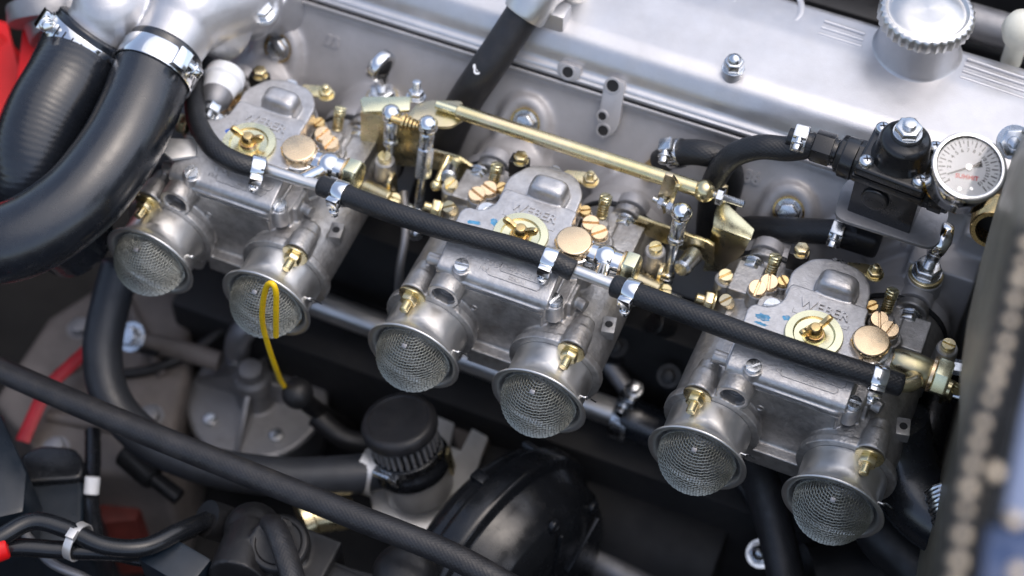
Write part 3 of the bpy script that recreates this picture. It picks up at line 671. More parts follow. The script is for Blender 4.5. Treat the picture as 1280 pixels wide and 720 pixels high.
nb = W(1140, 64, z=ZT); NB = V((nb.x, nb.y, ZT-1))
build(MB().lathe([(0,31.5),(1.6,29.4),(4,27.8),(31,27.2),(31,22)], NB, (0,0,1), 56), 'filler_neck', CAMM, cc, smooth=40)
cp_ = thing('oil_filler_cap', 'round silver oil filler cap with a knurled edge', 'filler cap', NB+V((0,0,31)))
mb = MB(); n = 120; prof = [(31,29.6,0),(31,31.2,1),(38.5,31.2,1),(40.2,30.0,0.4),(40.8,27.5,0),(38.8,25.6,0),(39.0,23.8,0),(40.2,22.8,0),(41.2,12,0),(41.4,0.05,0)]
bb = len(mb.v)
for hh, r, kn in prof:
    for i in range(n):
        t = 2*PI*i/n; rr = r + (0.8*math.cos(t*34) if kn else 0)*kn; mb.v.append(NB+V((rr*math.cos(t), rr*math.sin(t), hh)))
for j in range(len(prof)-1):
    for i in range(n): mb.f.append([bb+j*n+i, bb+j*n+(i+1)%n, bb+(j+1)*n+(i+1)%n, bb+(j+1)*n+i])
mb.f.append([bb+i for i in range(n)][::-1])
build(mb, 'knurled_cap', SPUN, cp_, smooth=45)
# things beyond the cover
mb = MB(); a = W(1214, 38, z=60)
mb.cyl(a+V((-20,6,0)), a+V((30,6,0)), 13, n=24, ch=1); mb.cyl(a+V((30,6,0)), a+V((120,10,0)), 9, n=20, ch=1)
fp = build(mb, 'breather_pipe', DULL, base=a); tag(fp, 'dull metal pipe behind the oil filler cap', 'pipe')
a = W(1275, 42, z=120)
mb = MB(); mb.lathe([(-40,7),(-6,7),(-4,11),(6,13),(14,11),(18,5),(19,0.05)], a, (0,-0.3,1), 28); tag(build(mb, 'cream_knob', CREAM, base=a, smooth=50), 'cream rounded knob beyond the filler cap', 'knob')
mb = MB(); a = W(900,-40,z=70); mb.box(V((470,372,30)), (420,26,60)); tag(build(mb, 'exhaust_side_shroud', BLKMAT, bevel=6), 'dark shroud behind the cam cover', 'shroud')

SH = V((4.5,-21,22.6))*S                        # the cover sits on the head's top face
for o_ in (cc, cp_, fp): o_.location = o_.location + SH

# ================================================================== fuel line across the carburettors
def tube_thing(name, pts, r, m, label, cat, group=None, k=8, n=20):
    pts = spl(pts, k); mb = MB()
    N = len(pts); rr = [r]*N; d0 = (pts[1]-pts[0]).normalized(); d1 = (pts[-1]-pts[-2]).normalized()
    pts = [pts[0]+d0*0.01] + pts[0:] + [pts[-1]-d1*0.01]; pts[0] = pts[1]-d0*0.8; pts[-1] = pts[-2]+d1*0.8
    mb.tube(pts, [r-0.8]+rr+[r-0.8], n)
    o = build(mb, name, m, base=(pts[0]), smooth=50); return tag(o, label, cat, group)
HZ = 71.0
def FP(px, py, z=66.0): return W(px, py, z=z)
hA = [W(262,84,z=20), W(253,80,z=52), W(244,112,z=62), W(246,150,z=70), W(266,184,z=74), W(296,203,z=73), W(330,212,z=68)]
tube_thing('fuel_hose', hA, 7.0, RUBBER, 'short curved black fuel hose dropping behind a radiator hose', 'fuel hose', 'black fuel hoses')
hB = [FP(402,232), FP(430,243,68), FP(480,262,71), FP(560,288,72), FP(640,309,71), FP(690,326,69), FP(716,338)]
tube_thing('fuel_hose', hB, 7.2, RUBBER, 'black fuel hose lying across the middle carburettor', 'fuel hose', 'black fuel hoses')
hC = [FP(768,357), FP(800,369,68), FP(860,391,71), FP(940,421,72), FP(1020,448,71), FP(1090,470,68), FP(1126,481,65)]
tube_thing('fuel_hose', hC, 7.4, RUBBER, 'black fuel hose across the carburettor below the gauge', 'fuel hose', 'black fuel hoses')
DT = (0,-1,0.1)
CL = ((hA, 321, 208, 'chrome clamp on the short curved fuel hose'), (hB, 428, 242, 'chrome clamp at the curved hose end of the middle fuel hose'),
      (hB, 688, 325, 'chrome clamp in front of the middle copper plug'), (hC, 790, 365, 'chrome clamp where the last fuel hose leaves the middle carburettor'))
for pts, px, py, lb in CL:
    sp = spl(pts, 12); c = min(sp, key=lambda p: (W(px,py,z=p.z)-p).length); i = sp.index(c); ax = sp[min(i+1,len(sp)-1)]-sp[i-1]
    clamp(c, ax, 7.4, lb, DT, 9)
sp = spl(hC, 12); c = min(sp, key=lambda p: (W(1100,472,z=p.z)-p).length); i = sp.index(c)
clamp(c, sp[i+1]-sp[i-1], 7.6, 'chrome clamp beside the yellow banjo bolt at the bulkhead', DT, 9.5)
# unions: ball banjo, hex bolt, cross pipe
def union(a, b, X, label):
    root = thing('fuel_union', label, 'fuel union', V((X+56,83,57)), 'banjo unions on the fuel line')
    build(MB().tube([a, a.lerp(b,0.5), b], 4.1, 18), 'cross_pipe', SPUN, root, smooth=50)
    ball = V((X+56.5,83,57.5)); m = a.lerp(b, 0.6)
    mb = MB().sph(ball, 10.5, (1,1,1), 28, 18); mb.lathe([(-12,8.2),(-9,8.8),(9,8.8),(11.5,8.6)], ball, (1,0,0), 28)
    bo = build(mb, 'banjo_ball', CHROME, root, smooth=50)
    build(MB().tube([ball, ball.lerp(m,0.5), m], 5.0, 18), 'branch', CHROME, bo, smooth=50)
    for s, x in ((0,-13.6),(1,11.4)): build(MB().lathe([(0,6),(0,10.2),(1.6,10.2),(1.6,6)], ball+V((x,0,0)), (1,0,0), 28, closed=True), 'copper_washer', COPPER, root)
    build(MB().lathe([(0,10.6),(1,11.4),(8.6,11.4),(9.8,10)], ball+V((13,0,0)), (1,0,0), 6, a0=0.5), 'banjo_bolt', PALEZ, root, bevel=0.5, smooth=28)
    return root
union(FP(322,209), FP(414,237), X1, 'chrome ball fuel union joining the short curved hose')
union(FP(700,331), FP(782,362), X2, 'chrome ball fuel union on the middle carburettor')
root = thing('fuel_union', 'yellow zinc banjo union at the bulkhead end of the fuel line', 'fuel union', V((X3+60,83,57)), 'banjo unions on the fuel line')
ball = V((X3+63,82,55)); e = FP(1124,480,65)
mb = MB().lathe([(-13,7.5),(-10,9.0),(-4,9.8),(4,9.8),(10,9.2),(12,8.6)], ball, (1,0,0), 32); build(mb, 'banjo_body', GOLDD, root, smooth=50)
build(MB().tube(spl([e+V((-10,0,1)), e+V((2,0,0)), e+V((9,7,-2)), ball+V((0,-6,0))], 6), 4.7, 18), 'elbow', GOLDD, root, smooth=50)
build(MB().lathe([(0,6),(0,11.6),(2,11.6),(2,6)], ball+V((12,0,0)), (1,0,0), 28, closed=True), 'copper_washer', COPPER, root)
build(MB().lathe([(0,11.4),(1,12.6),(9,12.6),(10.4,11)], ball+V((14,0,0)), (1,0,0), 6, a0=0.5), 'banjo_bolt', PALEZ, root, bevel=0.5, smooth=28)
mb = MB(); q = ball+V((24,8,4)); mb.lathe([(0,5),(5,5)], q, (1,0.1,0.1), 6); thread(mb, q+V((5,.5,.5)), (1,0.1,0.1), 3, 14); build(mb, 'stop_screw', STEEL, root, smooth=28)

# ================================================================== throttle linkage
ts = thing('throttle_shaft', 'gold zinc plated throttle rod above the intake runners', 'throttle rod', (250,161,60))
Ry, Rz = 151.2, 72.0
xa, xb = W(572,139,z=72).x, W(880,240,z=72).x
build(MB().cyl((xa,Ry,Rz), (xb-4,Ry,Rz), 5.2, n=24, ch=0.6), 'rod', GOLD, ts)
build(MB().cyl((xa-16,Ry,Rz), (xa+1,Ry,Rz), 3.2, n=18, ch=0.5), 'rod_end', PALEZ, ts)
build(MB().sph((xb,Ry,Rz), 7.2, (1.15,1,1), 24, 14, (1,0,0)), 'end_ball', GOLD, ts)
mb = MB(); mb.hexp((xb+9,Ry,Rz), (1,0,0), 6, 4.5); thread(mb, (xb+4,Ry,Rz), (1,0,0), 2.6, 24); build(mb, 'end_nut', STEEL, ts, smooth=28)
P = [W(*q, z=66) for q in ((512,148),(519,133),(537,127),(578,128),(581,150),(564,160),(548,160),(524,153))]
build(MB().prism(rounded([(p.x,p.y) for p in P], 3), (0,0,65), t=2.6), 'lever_plate', GOLDD, ts, bevel=0.5)
P = [W(*q, z=66) for q in ((510,147),(519,133),(524,135),(517,150))]
build(MB().prism(rounded([(p.x,p.y) for p in P], 1.5), (0,0,53), t=14), 'lever_flange', GOLD, ts, bevel=0.5)
def lever2(pts, y, m):
    P = [W(*q, y=y) for q in pts]; return build(MB().prism([(p.x,p.z) for p in P], (0,y,0), (1,0,0), (0,1,0), 3, (0,0,1)), 'lever_plate', m, ts, bevel=0.5)
lever2(((831,218),(840,221),(849,234),(843,247),(833,262),(828,258),(822,246)), 145, GOLDD)
lever2(((843,233),(849,234),(838,262),(829,268),(828,258),(838,247)), 142, GOLD)
for k_, (px, py) in enumerate(((836,258),)):
    c = W(px, py, y=140); mb = MB(); mb.hexp(c, (1,-0.25,0.1), 4.6, 4); mb.hexp(c-V((7,-1.6,0)), (1,-0.25,0.1), 4.4, 4)
    thread(mb, c-V((12,-3,1)), V((1,-0.25,0.1)), 2.2, 24); build(mb, 'pivot_nut', STEEL, ts, smooth=28)
c = W(503,152,z=68); mb = MB(); d = V((1,0.1,-0.1)); mb.lathe([(-8,2.6),(0,2.6)], c, d, 14); 
for i in range(4): mb.lathe([(i*2.6,6.2-i*0.9),(i*2.6+2.0,6.2-i*0.9)], c, d, 20)
mb.lathe([(10,2.4),(20,2.0)], c, d, 12); build(mb, 'pivot_washers', BRASS, ts, bevel=0.2, seg=1)

def drop_link(b0, b1, label, dark=0.5):
    """ball socket on top, hex barrel, rod, lower socket"""
    ax = (b1-b0).normalized(); L = (b1-b0).length
    root = thing('drop_link', label, 'linkage rod', b1, 'threaded throttle drop links')
    mb = MB().sph(b0, 7.2, (1,1,1), 26, 16); build(mb, 'ball_cup', CHROME, root, smooth=60)
    mb = MB().lathe([(4.5,4.4),(6,5.2),(18,5.2),(20,4.4)], b0, ax, 20); mb.hexp(b0+ax*20, ax, 5.8, 4, 0.6)
    build(mb, 'socket_barrel', STEEL, root, bevel=0.2, seg=1, smooth=30)
    mb = MB().cyl(b0+ax*20, b1-ax*16, 3.2, n=14); build(mb, 'rod', STEEL, root)
    mb = MB(); mb.hexp(b1-ax*22, ax, 5.0, 4, 0.6); mb.lathe([(-18,4.6),(-4,4.6),(0,4)], b1, ax, 20); mb.sph(b1, 6.4, (1,1,1), 20, 12)
    build(mb, 'lower_socket', STEEL, root, bevel=0.2, seg=1, smooth=30)
    return root
drop_link(W(489,143,y=136), W(486,262,y=112), 'slim chrome ball jointed link beside the gold bracket')
dl = drop_link(W(535,157,y=132), W(520,290,y=106), 'thicker chrome ball jointed link under the fan shaped lever')
drop_link(W(852,266,y=134), W(828,372,y=112), 'chrome ball jointed link near the bent gold bracket by the bulkhead')
def hexbarrel(a, b, r, parent): return build(MB().lathe([(0,r*0.9),(1,r),((b-a).length-1,r),((b-a).length,r*0.9)], a, b-a, 6), 'hex_barrel', STEEL, parent, bevel=0.3, smooth=28)
ax_ = (W(520,290,y=106)-W(535,157,y=132)).normalized(); hexbarrel(W(535,157,y=132)+ax_*17, W(535,157,y=132)+ax_*42, 6.4, dl)

def bracket(name, label, polys, base):
    root = thing(name, label, 'bracket', base, 'zinc plated linkage brackets')
    for nm, pts, m, t in polys: build(MB().plate(pts, t), nm, m, root, bevel=0.7, smooth=35)
    return root
# bracket by the first carburettor
z0 = 62
T = [W(450,126,z=z0+4), W(455,122,z=z0+4), W(514,122,z=z0+4), W(512,139,z=z0+4), W(454,141,z=z0+4)]
a, b = W(451,138,z=z0+2), W(512,145,z=z0+2)
F = [a, b+V((8,0,0)), b+V((8,0,-50)), a+V((-4,0,-56))]
A = [W(498,180,y=141), W(540,187,y=141), W(574,196,y=141), W(604,216,y=141), W(602,226,y=141), W(582,228,y=141), W(560,214,y=141), W(500,200,y=141)]
br = bracket('linkage_bracket', 'gold zinc bracket between the first two carburettors', [('top_flange', T, PALEZ, 2.6), ('front_web', F, GOLD, 2.6), ('support_arm', A, GOLD, 2.8)], W(455,200,y=140))
hexbolt('bracket_bolt', W(520,120,z=64), (0,0.2,1), 5.6, 5, STEEL, br, 7, stud=8, sr=3)
# bracket by the third carburettor
T = [W(893,268,z=46), W(899,250,z=46), W(906,253,z=46), W(943,288,z=46), W(938,301,z=46), W(891,284,z=46)]
a, b = W(891,283,z=45), W(938,300,z=45)
F = [a, b, b+V((-3,0,-16)), b+V((-14,0,-42)), a+V((-2,0,-50))]
A = [W(798,270,y=140), W(842,286,y=140), W(884,300,y=140), W(893,306,y=140), W(892,332,y=140), W(880,324,y=140), W(840,306,y=140), W(796,288,y=140)]
B = [W(782,284,y=140), W(800,272,y=140), W(800,290,y=140), W(776,312,y=140), W(766,306,y=140)]
br2 = bracket('linkage_bracket', 'bent gold zinc bracket between the last two carburettors', [('top_flange', T, PALEZ, 2.6), ('front_web', F, GOLDD, 2.6), ('support_arm', A, GOLD, 2.8), ('arm_foot', B, GOLD, 2.6)], W(905,320,y=150))
a = W(897,252,z=48); build(MB().plate([a, a+V((3,4,0)), a+V((3,4,16)), a+V((0,0,18))], 6), 'upright_tab', GOLD, br2, bevel=0.6)
# small hardware between the carburettors
def dowel(px0, py0, px1, py1, y0, y1, r, m, label):
    a, b = W(px0,py0,y=y0), W(px1,py1,y=y1); mb = MB().cyl(a, b, r, r*0.94, 22, 0.8); mb.cyl(b-(b-a).normalized()*4, b+(b-a).normalized()*1.2, r*0.8, n=20, ch=0.4)
    return tag(build(mb, 'linkage_pin', m, base=a), label, 'pin', 'pins of the throttle linkage')
dowel(868,318, 852,336, 136, 118, 6.5, STEEL, 'blunt steel pin hanging below the bent gold bracket')
dowel(566,206, 560,222, 140, 124, 6.0, STEEL, 'blunt steel pin below the arm of the gold bracket')
# return springs in yellow
for (q0, q1, lb) in (((826,312),(812,345),'yellow return spring rod behind the chrome link by the bulkhead'), ((560,196),(545,232),'yellow return spring rod near the fan shaped lever')):
    a, b = W(*q0, y=140), W(*q1, y=118)
    mb = MB().tube([a, a.lerp(b,.5), b], 2.8, 12); mb.sph(b, 4.2, (1,1,1), 14, 8); tag(build(mb, 'return_rod', GOLD, base=b), lb, 'rod', 'yellow return rods')

# rod end eyes standing on the runners
def rod_end(base, tilt, label, s=1.0, ax=(1,0.1,-0.25)):
    root = thing('rod_end', label, 'rod end', base, 'rod end eyes on the runners')
    b = V(base); up = V(tilt).normalized()
    build(MB().cyl(b-V((0,0,26)), b, 13, 12, 30, 0.8), 'boss', HEADM, root)
    build(MB().lathe([(0,11.6),(2.6,11.6),(3,10.8)], b, (0,0,1), 32), 'zinc_washer', GOLD, root, bevel=0.3)
    mb = MB(); mb.lathe([(3,10),(4.4,10)], b, (0,0,1), 28); mb.hexp(b+V((0,0,4.4)), (0,0,1), 9.4, 6.5, 1.2); build(mb, 'lock_nut', STEEL, root, bevel=0.25, seg=1, smooth=28)
    mb = MB(); thread(mb, b+V((0,0,10)), up, 4.2, 8); mb.lathe([(16,4.2),(20,5.2),(26,5.6)], b, up, 20); build(mb, 'shank', STEEL, root, smooth=40)
    c = b+up*35*s; ax = V(ax).normalized()
    build(MB().lathe([(-3.9,7.4),(-4.4,8.4),(-4.4,10.6),(-3.2,12),(3.2,12),(4.4,10.6),(4.4,8.4),(3.9,7.4)], c, ax, 36, closed=True), 'eye_ring', CHROME, root, smooth=50)
    build(MB().sph(c, 8.4, (1,1,0.86), 24, 14, ax), 'ball', BLKMAT, root, smooth=60)
    return root
rod_end(W(1157,344,z=40), (0.06,0.12,1), 'chrome rod end eye standing by the bulkhead')
e2 = rod_end(W(478,124,z=28), (0,0.05,1), 'chrome rod end eye standing behind the gold bracket', s=0.95, ax=(0.95,-0.3,-0.2))

# ================================================================== fuel regulator, its hoses and gauge
RC = V((458.5,179,128))
gn = V((0.12,-0.26,0.96)).normalized()
gc = W(1212, 208, y=158)
gu = (V((0.93,0.36,0)) - gn*V((0.93,0.36,0)).dot(gn)).normalized(); gu = (rt - gn*rt.dot(gn)).normalized(); gv = gn.cross(gu)
rg = thing('fuel_regulator', 'black fuel pressure regulator with a domed cap on a bracket', 'fuel regulator', RC+V((0,0,-32)))
RX = Matrix.Rotation(math.radians(-4), 3, 'Z')
KR = 0.92
def rp(x, y, z): return RC + RX @ V((x*KR,y*KR,z*KR))
b = MB(); b.box(rp(0,0,-2), (46,41,8), RX); build(b, 'upper_flange', ANOD, rg, bevel=2.5, seg=3)
b = MB(); b.box(rp(0,0,-9), (47,42,5), RX); build(b, 'lower_flange', ANOD, rg, bevel=1.2)
b = MB(); b.box(rp(0,-1,-28), (42,35,42), RX); b.cyl(rp(-6,-16,-24), rp(-6,-23,-24), 9, n=28, ch=0.8); build(b, 'valve_body', ANOD, rg, bevel=3, seg=3)
for s, nm in ((-1,'inlet_port'),(1,'outlet_port')):
    b = MB(); b.cyl(rp(s*20,0,-16), rp(s*42,0,-16), 14, 12.6, 8, 0.8); b.cyl(rp(s*28,-1,-16), rp(s*38,-1,-16), 13.6, n=40, ch=0.6)
    build(b, nm, ANOD, rg, bevel=0.8)
build(MB().lathe([(0,19),(2,18.6),(4,17),(15,16.4),(17.6,15.4),(19.4,13.4),(20.4,10),(21.2,9.6),(22.2,9.4),(23,8),(23,0.05)], rp(0,1,1), (0,0,1), 56), 'domed_cap', ANOD, rg, smooth=50)
b = MB(); b.lathe([(0,9.2),(1.2,9.2)], rp(0,1,26), (0,0,1), 28); b.hexp(rp(0,1,27.2), (0,0,1), 8.6, 5.2, 1.0, 0.35); thread(b, rp(0,1,32), (0,0,1), 4.6, 5)
build(b, 'adjuster_nut', STEEL, rg, bevel=0.2, seg=1, smooth=28)
for x, y in ((-19,-16),(19,-16),(-19,17),(19,17)):
    b = MB(); b.lathe([(0,4.9),(2.4,4.9),(3.6,4.2),(4.4,2.6),(4.6,0.05)], rp(x,y,2.4), (0,0,1), 24)
    sc = build(b, 'flange_screw', STEEL, rg, smooth=50)
    for q in (0.4, 0.4+PI/2): build(MB().box(rp(x,y,2.4)+V((0,0,4.4)), (4.6,0.9,0.6), Matrix.Rotation(q,3,'Z')), 'cross_slot', INK, sc)
# fittings at the inlet
b = MB(); b.lathe([(0,8.4),(2,8.4),(2,9.4),(3,9.4)], rp(-43,0,-16), (-1,0,0), 24); b.hexp(rp(-46,0,-16), (-1,0,0), 11, 13, 1); b.lathe([(13,7.2),(30,6.4)], rp(-46,0,-16), (-1,0,0), 24)
build(b, 'inlet_fitting', ANOD, rg, bevel=0.4, smooth=28)
b = MB(); b.hexp(rp(41,0,-16), (1,-0.1,0), 10.4, 7, 1); b.tube(spl([rp(44,-1,-16), gc-gn*34-gu*12, gc-gn*30, gc-gn*24], 6), 7.0, 20); build(b, 'brass_elbow', AMBER, rg, smooth=40)
# bracket below
P = [(-30,-22),(38,-24),(40,10),(28,24),(-22,24),(-31,8)]
build(MB().prism(rounded(P, 9), RC+V((0,-3,-46)), (1,0.03,0), (0,0,1), 3), 'mounting_bracket', DULL, rg, bevel=0.8)
b = MB(); b.cyl(rp(-18,16,-40), rp(-18,34,-48), 5, n=16); b.cyl(rp(18,16,-40), rp(18,34,-48), 5, n=16); build(b, 'bracket_stay', DULL, rg)

gg = thing('pressure_gauge', 'small round fuel pressure gauge with white dial', 'pressure gauge', gc-gn*26)
R0 = 22.6
build(MB().lathe([(-25,0.05),(-25,R0-2.5),(-23.5,R0-1.2),(-4,R0-0.6),(-3.5,R0),(-0.5,R0),(0.4,R0-0.6),(0.8,R0-2),(0.3,R0-3.2),(-3.0,R0-4.2)], gc, gn, 64, caps=False), 'case', CHROME, gg, smooth=40)
dial = build(MB().lathe([(-3.2,R0-3.9),(-2.6,R0-3.9),(-2.6,0.05)], gc, gn, 56), 'dial', WHITE, gg)
D = lambda a, r: gc - gn*2.5 + gu*(math.cos(a)*r) + gv*(math.sin(a)*r)
A0, A1 = math.radians(212), math.radians(-58)
for i in range(31):
    a = A0+(A1-A0)*i/30; big = i % 2 == 0; r1 = R0-4.6; r0 = r1-(4.0 if big else 2.2)
    d = (gu*math.cos(a)+gv*math.sin(a)); t_ = gn.cross(d)
    build(MB().box((D(a,r0)+D(a,r1))/2, (r1-r0, 0.65 if big else 0.4, 0.12), Matrix((d, t_, gn)).transposed()), 'tick', INK, dial)
for i in range(1, 16):
    a = A0+(A1-A0)*i/15; d = -(gu*math.cos(a)+gv*math.sin(a)); u = gn.cross(d) if False else V(gv*math.cos(a)-gu*math.sin(a))*-1
    if i in (1,): continue
    text('numeral', str(i), INK, dial, D(a, R0-11.0), u, gn, 3.3, 0.12, bold=0.06)
text('numeral', '0', INK, dial, D(A0, R0-8), gu, gn, 2.6, 0.12)
text('lettering', 'SUMMIT', REDINK, dial, gc-gn*2.5-gv*6.0-gu*1.5, gu-gv*0.18, gn, 3.9, 0.14, bold=0.12)
for s in (-1, 1): build(MB().cyl(gc-gn*2.6-gv*13.5+gu*(s*3.6-3), gc-gn*2.2-gv*13.5+gu*(s*3.6-3), 1.1, n=12), 'dial_screw', STEEL, dial)
an = A0+math.radians(-14); d = (gu*math.cos(an)+gv*math.sin(an)); t_ = gn.cross(d)
nd = build(MB().prism([(-9,-1.9),(-8,1.9),(-3,0.6),(14,0.25),(14,-0.25),(-3,-0.6)], gc-gn*1.9, d, gn, 0.4), 'needle', INK, gg)
build(MB().lathe([(0,2.3),(0.9,2.0),(1.0,0.05)], gc-gn*1.7, gn, 20), 'needle_hub', STEEL, nd)
build(MB().lathe([(-1.0,R0-3.3),(-0.4,R0-3.3),(-0.1,8),(0.0,0.05)], gc-gn*0.2, gn, 40), 'glass', GLASS, gg, smooth=60)

# hoses on the regulator
pA = rp(-58,0,-16)
hz = [W(986,186,y=179), W(950,184,y=176), W(915,196,y=173), W(893,226,y=170), W(886,268,y=168), W(884,310,y=160)]
tube_thing('fuel_hose', [pA]+hz, 8.2, RUBBER, 'black hose curving from the regulator inlet down behind the gold rod', 'fuel hose', 'black fuel hoses')
clamp(rp(-70,-1,-16), (1,0.05,0), 8.4, 'bright clamp on the regulator inlet hose', (0.05,-0.35,1), 9, m=STEEL)
hz = [W(826,202,y=184), W(846,192,y=182), W(876,191,y=182), W(902,200,y=185), W(914,222,y=188), W(905,260,y=184)]
tube_thing('fuel_hose', hz, 8.8, RUBBER, 'short black hose clamped to the brass stub above the gold rod', 'fuel hose', 'black fuel hoses')
clamp(W(846,192,y=182), W(858,191,y=182)-W(838,194,y=182), 9.0, 'bright clamp on the hose over the brass stub', (-0.2,-0.3,1), 10, m=STEEL)
a, b = W(830,202,y=184), W(800,235,y=186)
tag(build(MB().tube(spl([W(838,196,y=183), a, W(812,214,y=184), b], 5), 6.6, 18), 'brass_stub', BRASS, base=b), 'brass pipe stub feeding the short clamped hose', 'pipe')
hz = [W(915,290,y=176), W(935,286,y=172), W(960,286,y=171), W(1000,288,y=170), W(1040,290,y=170), W(1075,292,y=171)]
tube_thing('fuel_hose', hz, 8.6, RUBBER, 'black printed hose running below the regulator bracket', 'fuel hose', 'black fuel hoses')
clamp(W(1047,291,y=170), (1,-0.02,-0.03), 8.8, 'bright clamp below the regulator bracket', (0.0,-0.5,1), 9, m=STEEL)
b = MB(); a = W(1076,294,y=173); b.box(a, (28,20,20)); b.cyl(a, a+V((0,30,0)), 8, n=20); tag(build(b, 'hose_elbow', BLKMAT, base=a, bevel=5, seg=3), 'black moulded elbow under the regulator bracket', 'elbow')

# breather hose from the cam cover
hz = [W(664,2,z=120), W(652,20,z=112), W(630,54,z=96), W(604,92,y=187), W(578,132,y=180), W(556,180,y=168), W(540,225,y=160), W(528,262,y=150)]
bh = tube_thing('breather_hose', hz, 12.2, RUBDUST, 'thick black breather hose running down from the cam cover', 'hose')
b = MB(); a = W(664,6,z=118); b.lathe([(-2,14.6),(0,15.4),(20,15.4),(24,14)], W(656,16,z=114), hz[0]-hz[1], 32); b.tube(spl([a+V((-1,-4,2)), a+V((8,10,8)), a+V((14,26,4)), V((a.x+18,a.y+42,96))], 6), 12, 24)
st = thing('breather_stub', 'silver breather stub holding the thick hose on the cam cover', 'pipe stub', a)
build(b, 'sleeve', SPUN, st, smooth=40); build(MB().box(W(676,20,z=100), (40,16,26)), 'stub_foot', CAMM, st, bevel=3)
p = W(601,90,z=62)+V((0,-2,9)); dd = (hz[4]-hz[3]).normalized()
text('printed_mark', 'GB', WHITE, bh, W(601,90,y=187)+V((0.5,-7,10.2)), dd.cross(V((0,0,1))), (0.12,-0.45,0.88), 6, 0.3, bold=0.35)

# ================================================================== thermostat housing and radiator hoses
th = thing('thermostat_housing', 'polished cast thermostat housing with two hose necks', 'thermostat housing', W(290,60,z=40))
def neck_pts(px0, py0, z0, px1, py1, z1): return W(px0,py0,z=z0), W(px1,py1,z=z1)
nA0, nA1 = W(108,58,z=92), W(140,12,z=110)
nB0, nB1 = W(196,84,z=95), W(236,14,z=104)
b = MB(); b.cyl(nA0, nA1, 23, 24, 36); b.sph(nA1, 27, (1,1,1)); b.cyl(nA1, W(215,-10,z=95), 26, 28, 32)
b.cyl(nB0, nB1, 22.5, 27, 36); b.sph(nB1, 30); b.cyl(nB1, W(320,-15,z=85), 30, 30, 32)
b.cyl(nB1, W(292,44,z=70), 24, 20, 28); b.cyl(W(300,6,z=80), W(345,-10,z=60)+V((0,40,-10)), 28, n=24)
q_ = W(320,-15,z=85); b.cyl(q_, V((q_.x+8,215,44)), 27, 24, 28); b.cyl(W(284,30,z=76), W(284,30,z=92), 11, n=20); b.cyl(W(330,14,z=76), W(330,14,z=92), 11, n=20)
build(b, 'housing_casting', CAMM, th, remesh=1.6, smi=8)
hexbolt('housing_bolt', W(284,28,z=92), (0,-0.2,1), 8, 6, GOLD, th, 10.5); hexbolt('housing_bolt', W(328,14,z=92), (0,-0.2,1), 8, 6, STEEL, th, 10)
b = MB(); a = W(60,-10,z=40); b.cyl(W(95,40,z=40), W(70,-30,z=60), 34, 34, 32); b.cyl(W(62,30,z=50), W(60,5,z=58), 30, n=32)
tag(build(b, 'pump_nose', DULL, base=a, bevel=3), 'dull round water pump nose beside the red fan', 'water pump')
hz1 = [nA0+(nA1-nA0)*0.4, nA0, nA0-(nA1-nA0)*0.25, W(84,104,z=88), W(58,150,z=80), W(42,205,z=62), W(52,262,z=30), W(95,300,z=-15)]
tube_thing('radiator_hose', hz1, 29.0, RUBRIB, 'ribbed black radiator hose nearest the red fan', 'radiator hose', 'thick radiator hoses', 10, 40)
hz2 = [nB0+(nB1-nB0)*0.3, nB0, nB0-(nB1-nB0)*0.2, W(172,140,z=90), W(142,196,z=84), W(92,256,z=74), W(20,300,z=62), W(-60,310,z=52), W(-140,312,z=44)]
tube_thing('radiator_hose', hz2, 26.6, RUBBIG, 'smooth black radiator hose sweeping past the first carburettor', 'radiator hose', 'thick radiator hoses', 10, 40)
clamp(nA0+(nA1-nA0)*0.02, nA1-nA0, 29.6, 'wide steel band clamp on the ribbed radiator hose', (-0.8,-0.5,0.5), 15, big=True, group='radiator hose clamps')
clamp(nB0+(nB1-nB0)*0.02, nB1-nB0, 27.2, 'wide steel band clamp on the smooth radiator hose', (0.75,-0.3,0.6), 15, big=True, group='radiator hose clamps')
# cooling fan
fn_ = thing('cooling_fan', 'red plastic cooling fan blades at the front of the bay', 'fan', W(-20,200,z=-40))
def blade(pts, z, t=4):
    P = [W(*q, z=z+dz) for *q, dz in pts]; build(MB().plate(P, t), 'blade', REDP, fn_, bevel=1.2)
blade(((35,-20,30),(48,-20,30),(50,60,10),(62,110,0),(40,140,-6),(20,110,0),(30,40,10)), 20)
blade(((-20,20,0),(10,30,0),(30,110,-10),(28,170,-20),(-20,200,-20)), 0)
blade(((-20,180,20),(30,95,20),(34,130,10),(10,170,0),(-20,220,0)), -10)
blade(((-30,205,-20),(18,180,-10),(22,260,-30),(-30,275,-40)), -40)
build(MB().cyl(W(-60,120,z=-60), W(-60,120,z=-20), 60, n=40, ch=2), 'fan_hub', REDP, fn_)
# strap plate beside the first carburettor
P = [W(198,173,z=60), W(246,176,z=60), W(246,196,z=58), W(215,200,z=58), W(200,188,z=60)]
tag(build(MB().plate(P, 3), 'heat_tab', BRUSH, base=P[0], bevel=0.6), 'small bare metal tab between smooth radiator hose and carburettor', 'metal tab')
# wiring plug behind the first carburettor
a, bq = W(283,92,z=60), W(264,136,z=60)
wp = thing('temperature_sender', 'white capped sender beside the curved fuel hose', 'sender', bq)
d = (bq-a).normalized(); build(MB().lathe([(0,14),(8,15),(10,13),(20,11),(22,9)], a, d, 30), 'sender_cap', WHITE, wp, bevel=0.8)
build(MB().lathe([(14,11.6),(26,10.4),(32,7)], a, d, 28), 'sender_body', DULL, wp, bevel=0.8); hexbolt('sender_nut', a+d*31, d, 7.5, 8, STEEL, wp, stud=5)

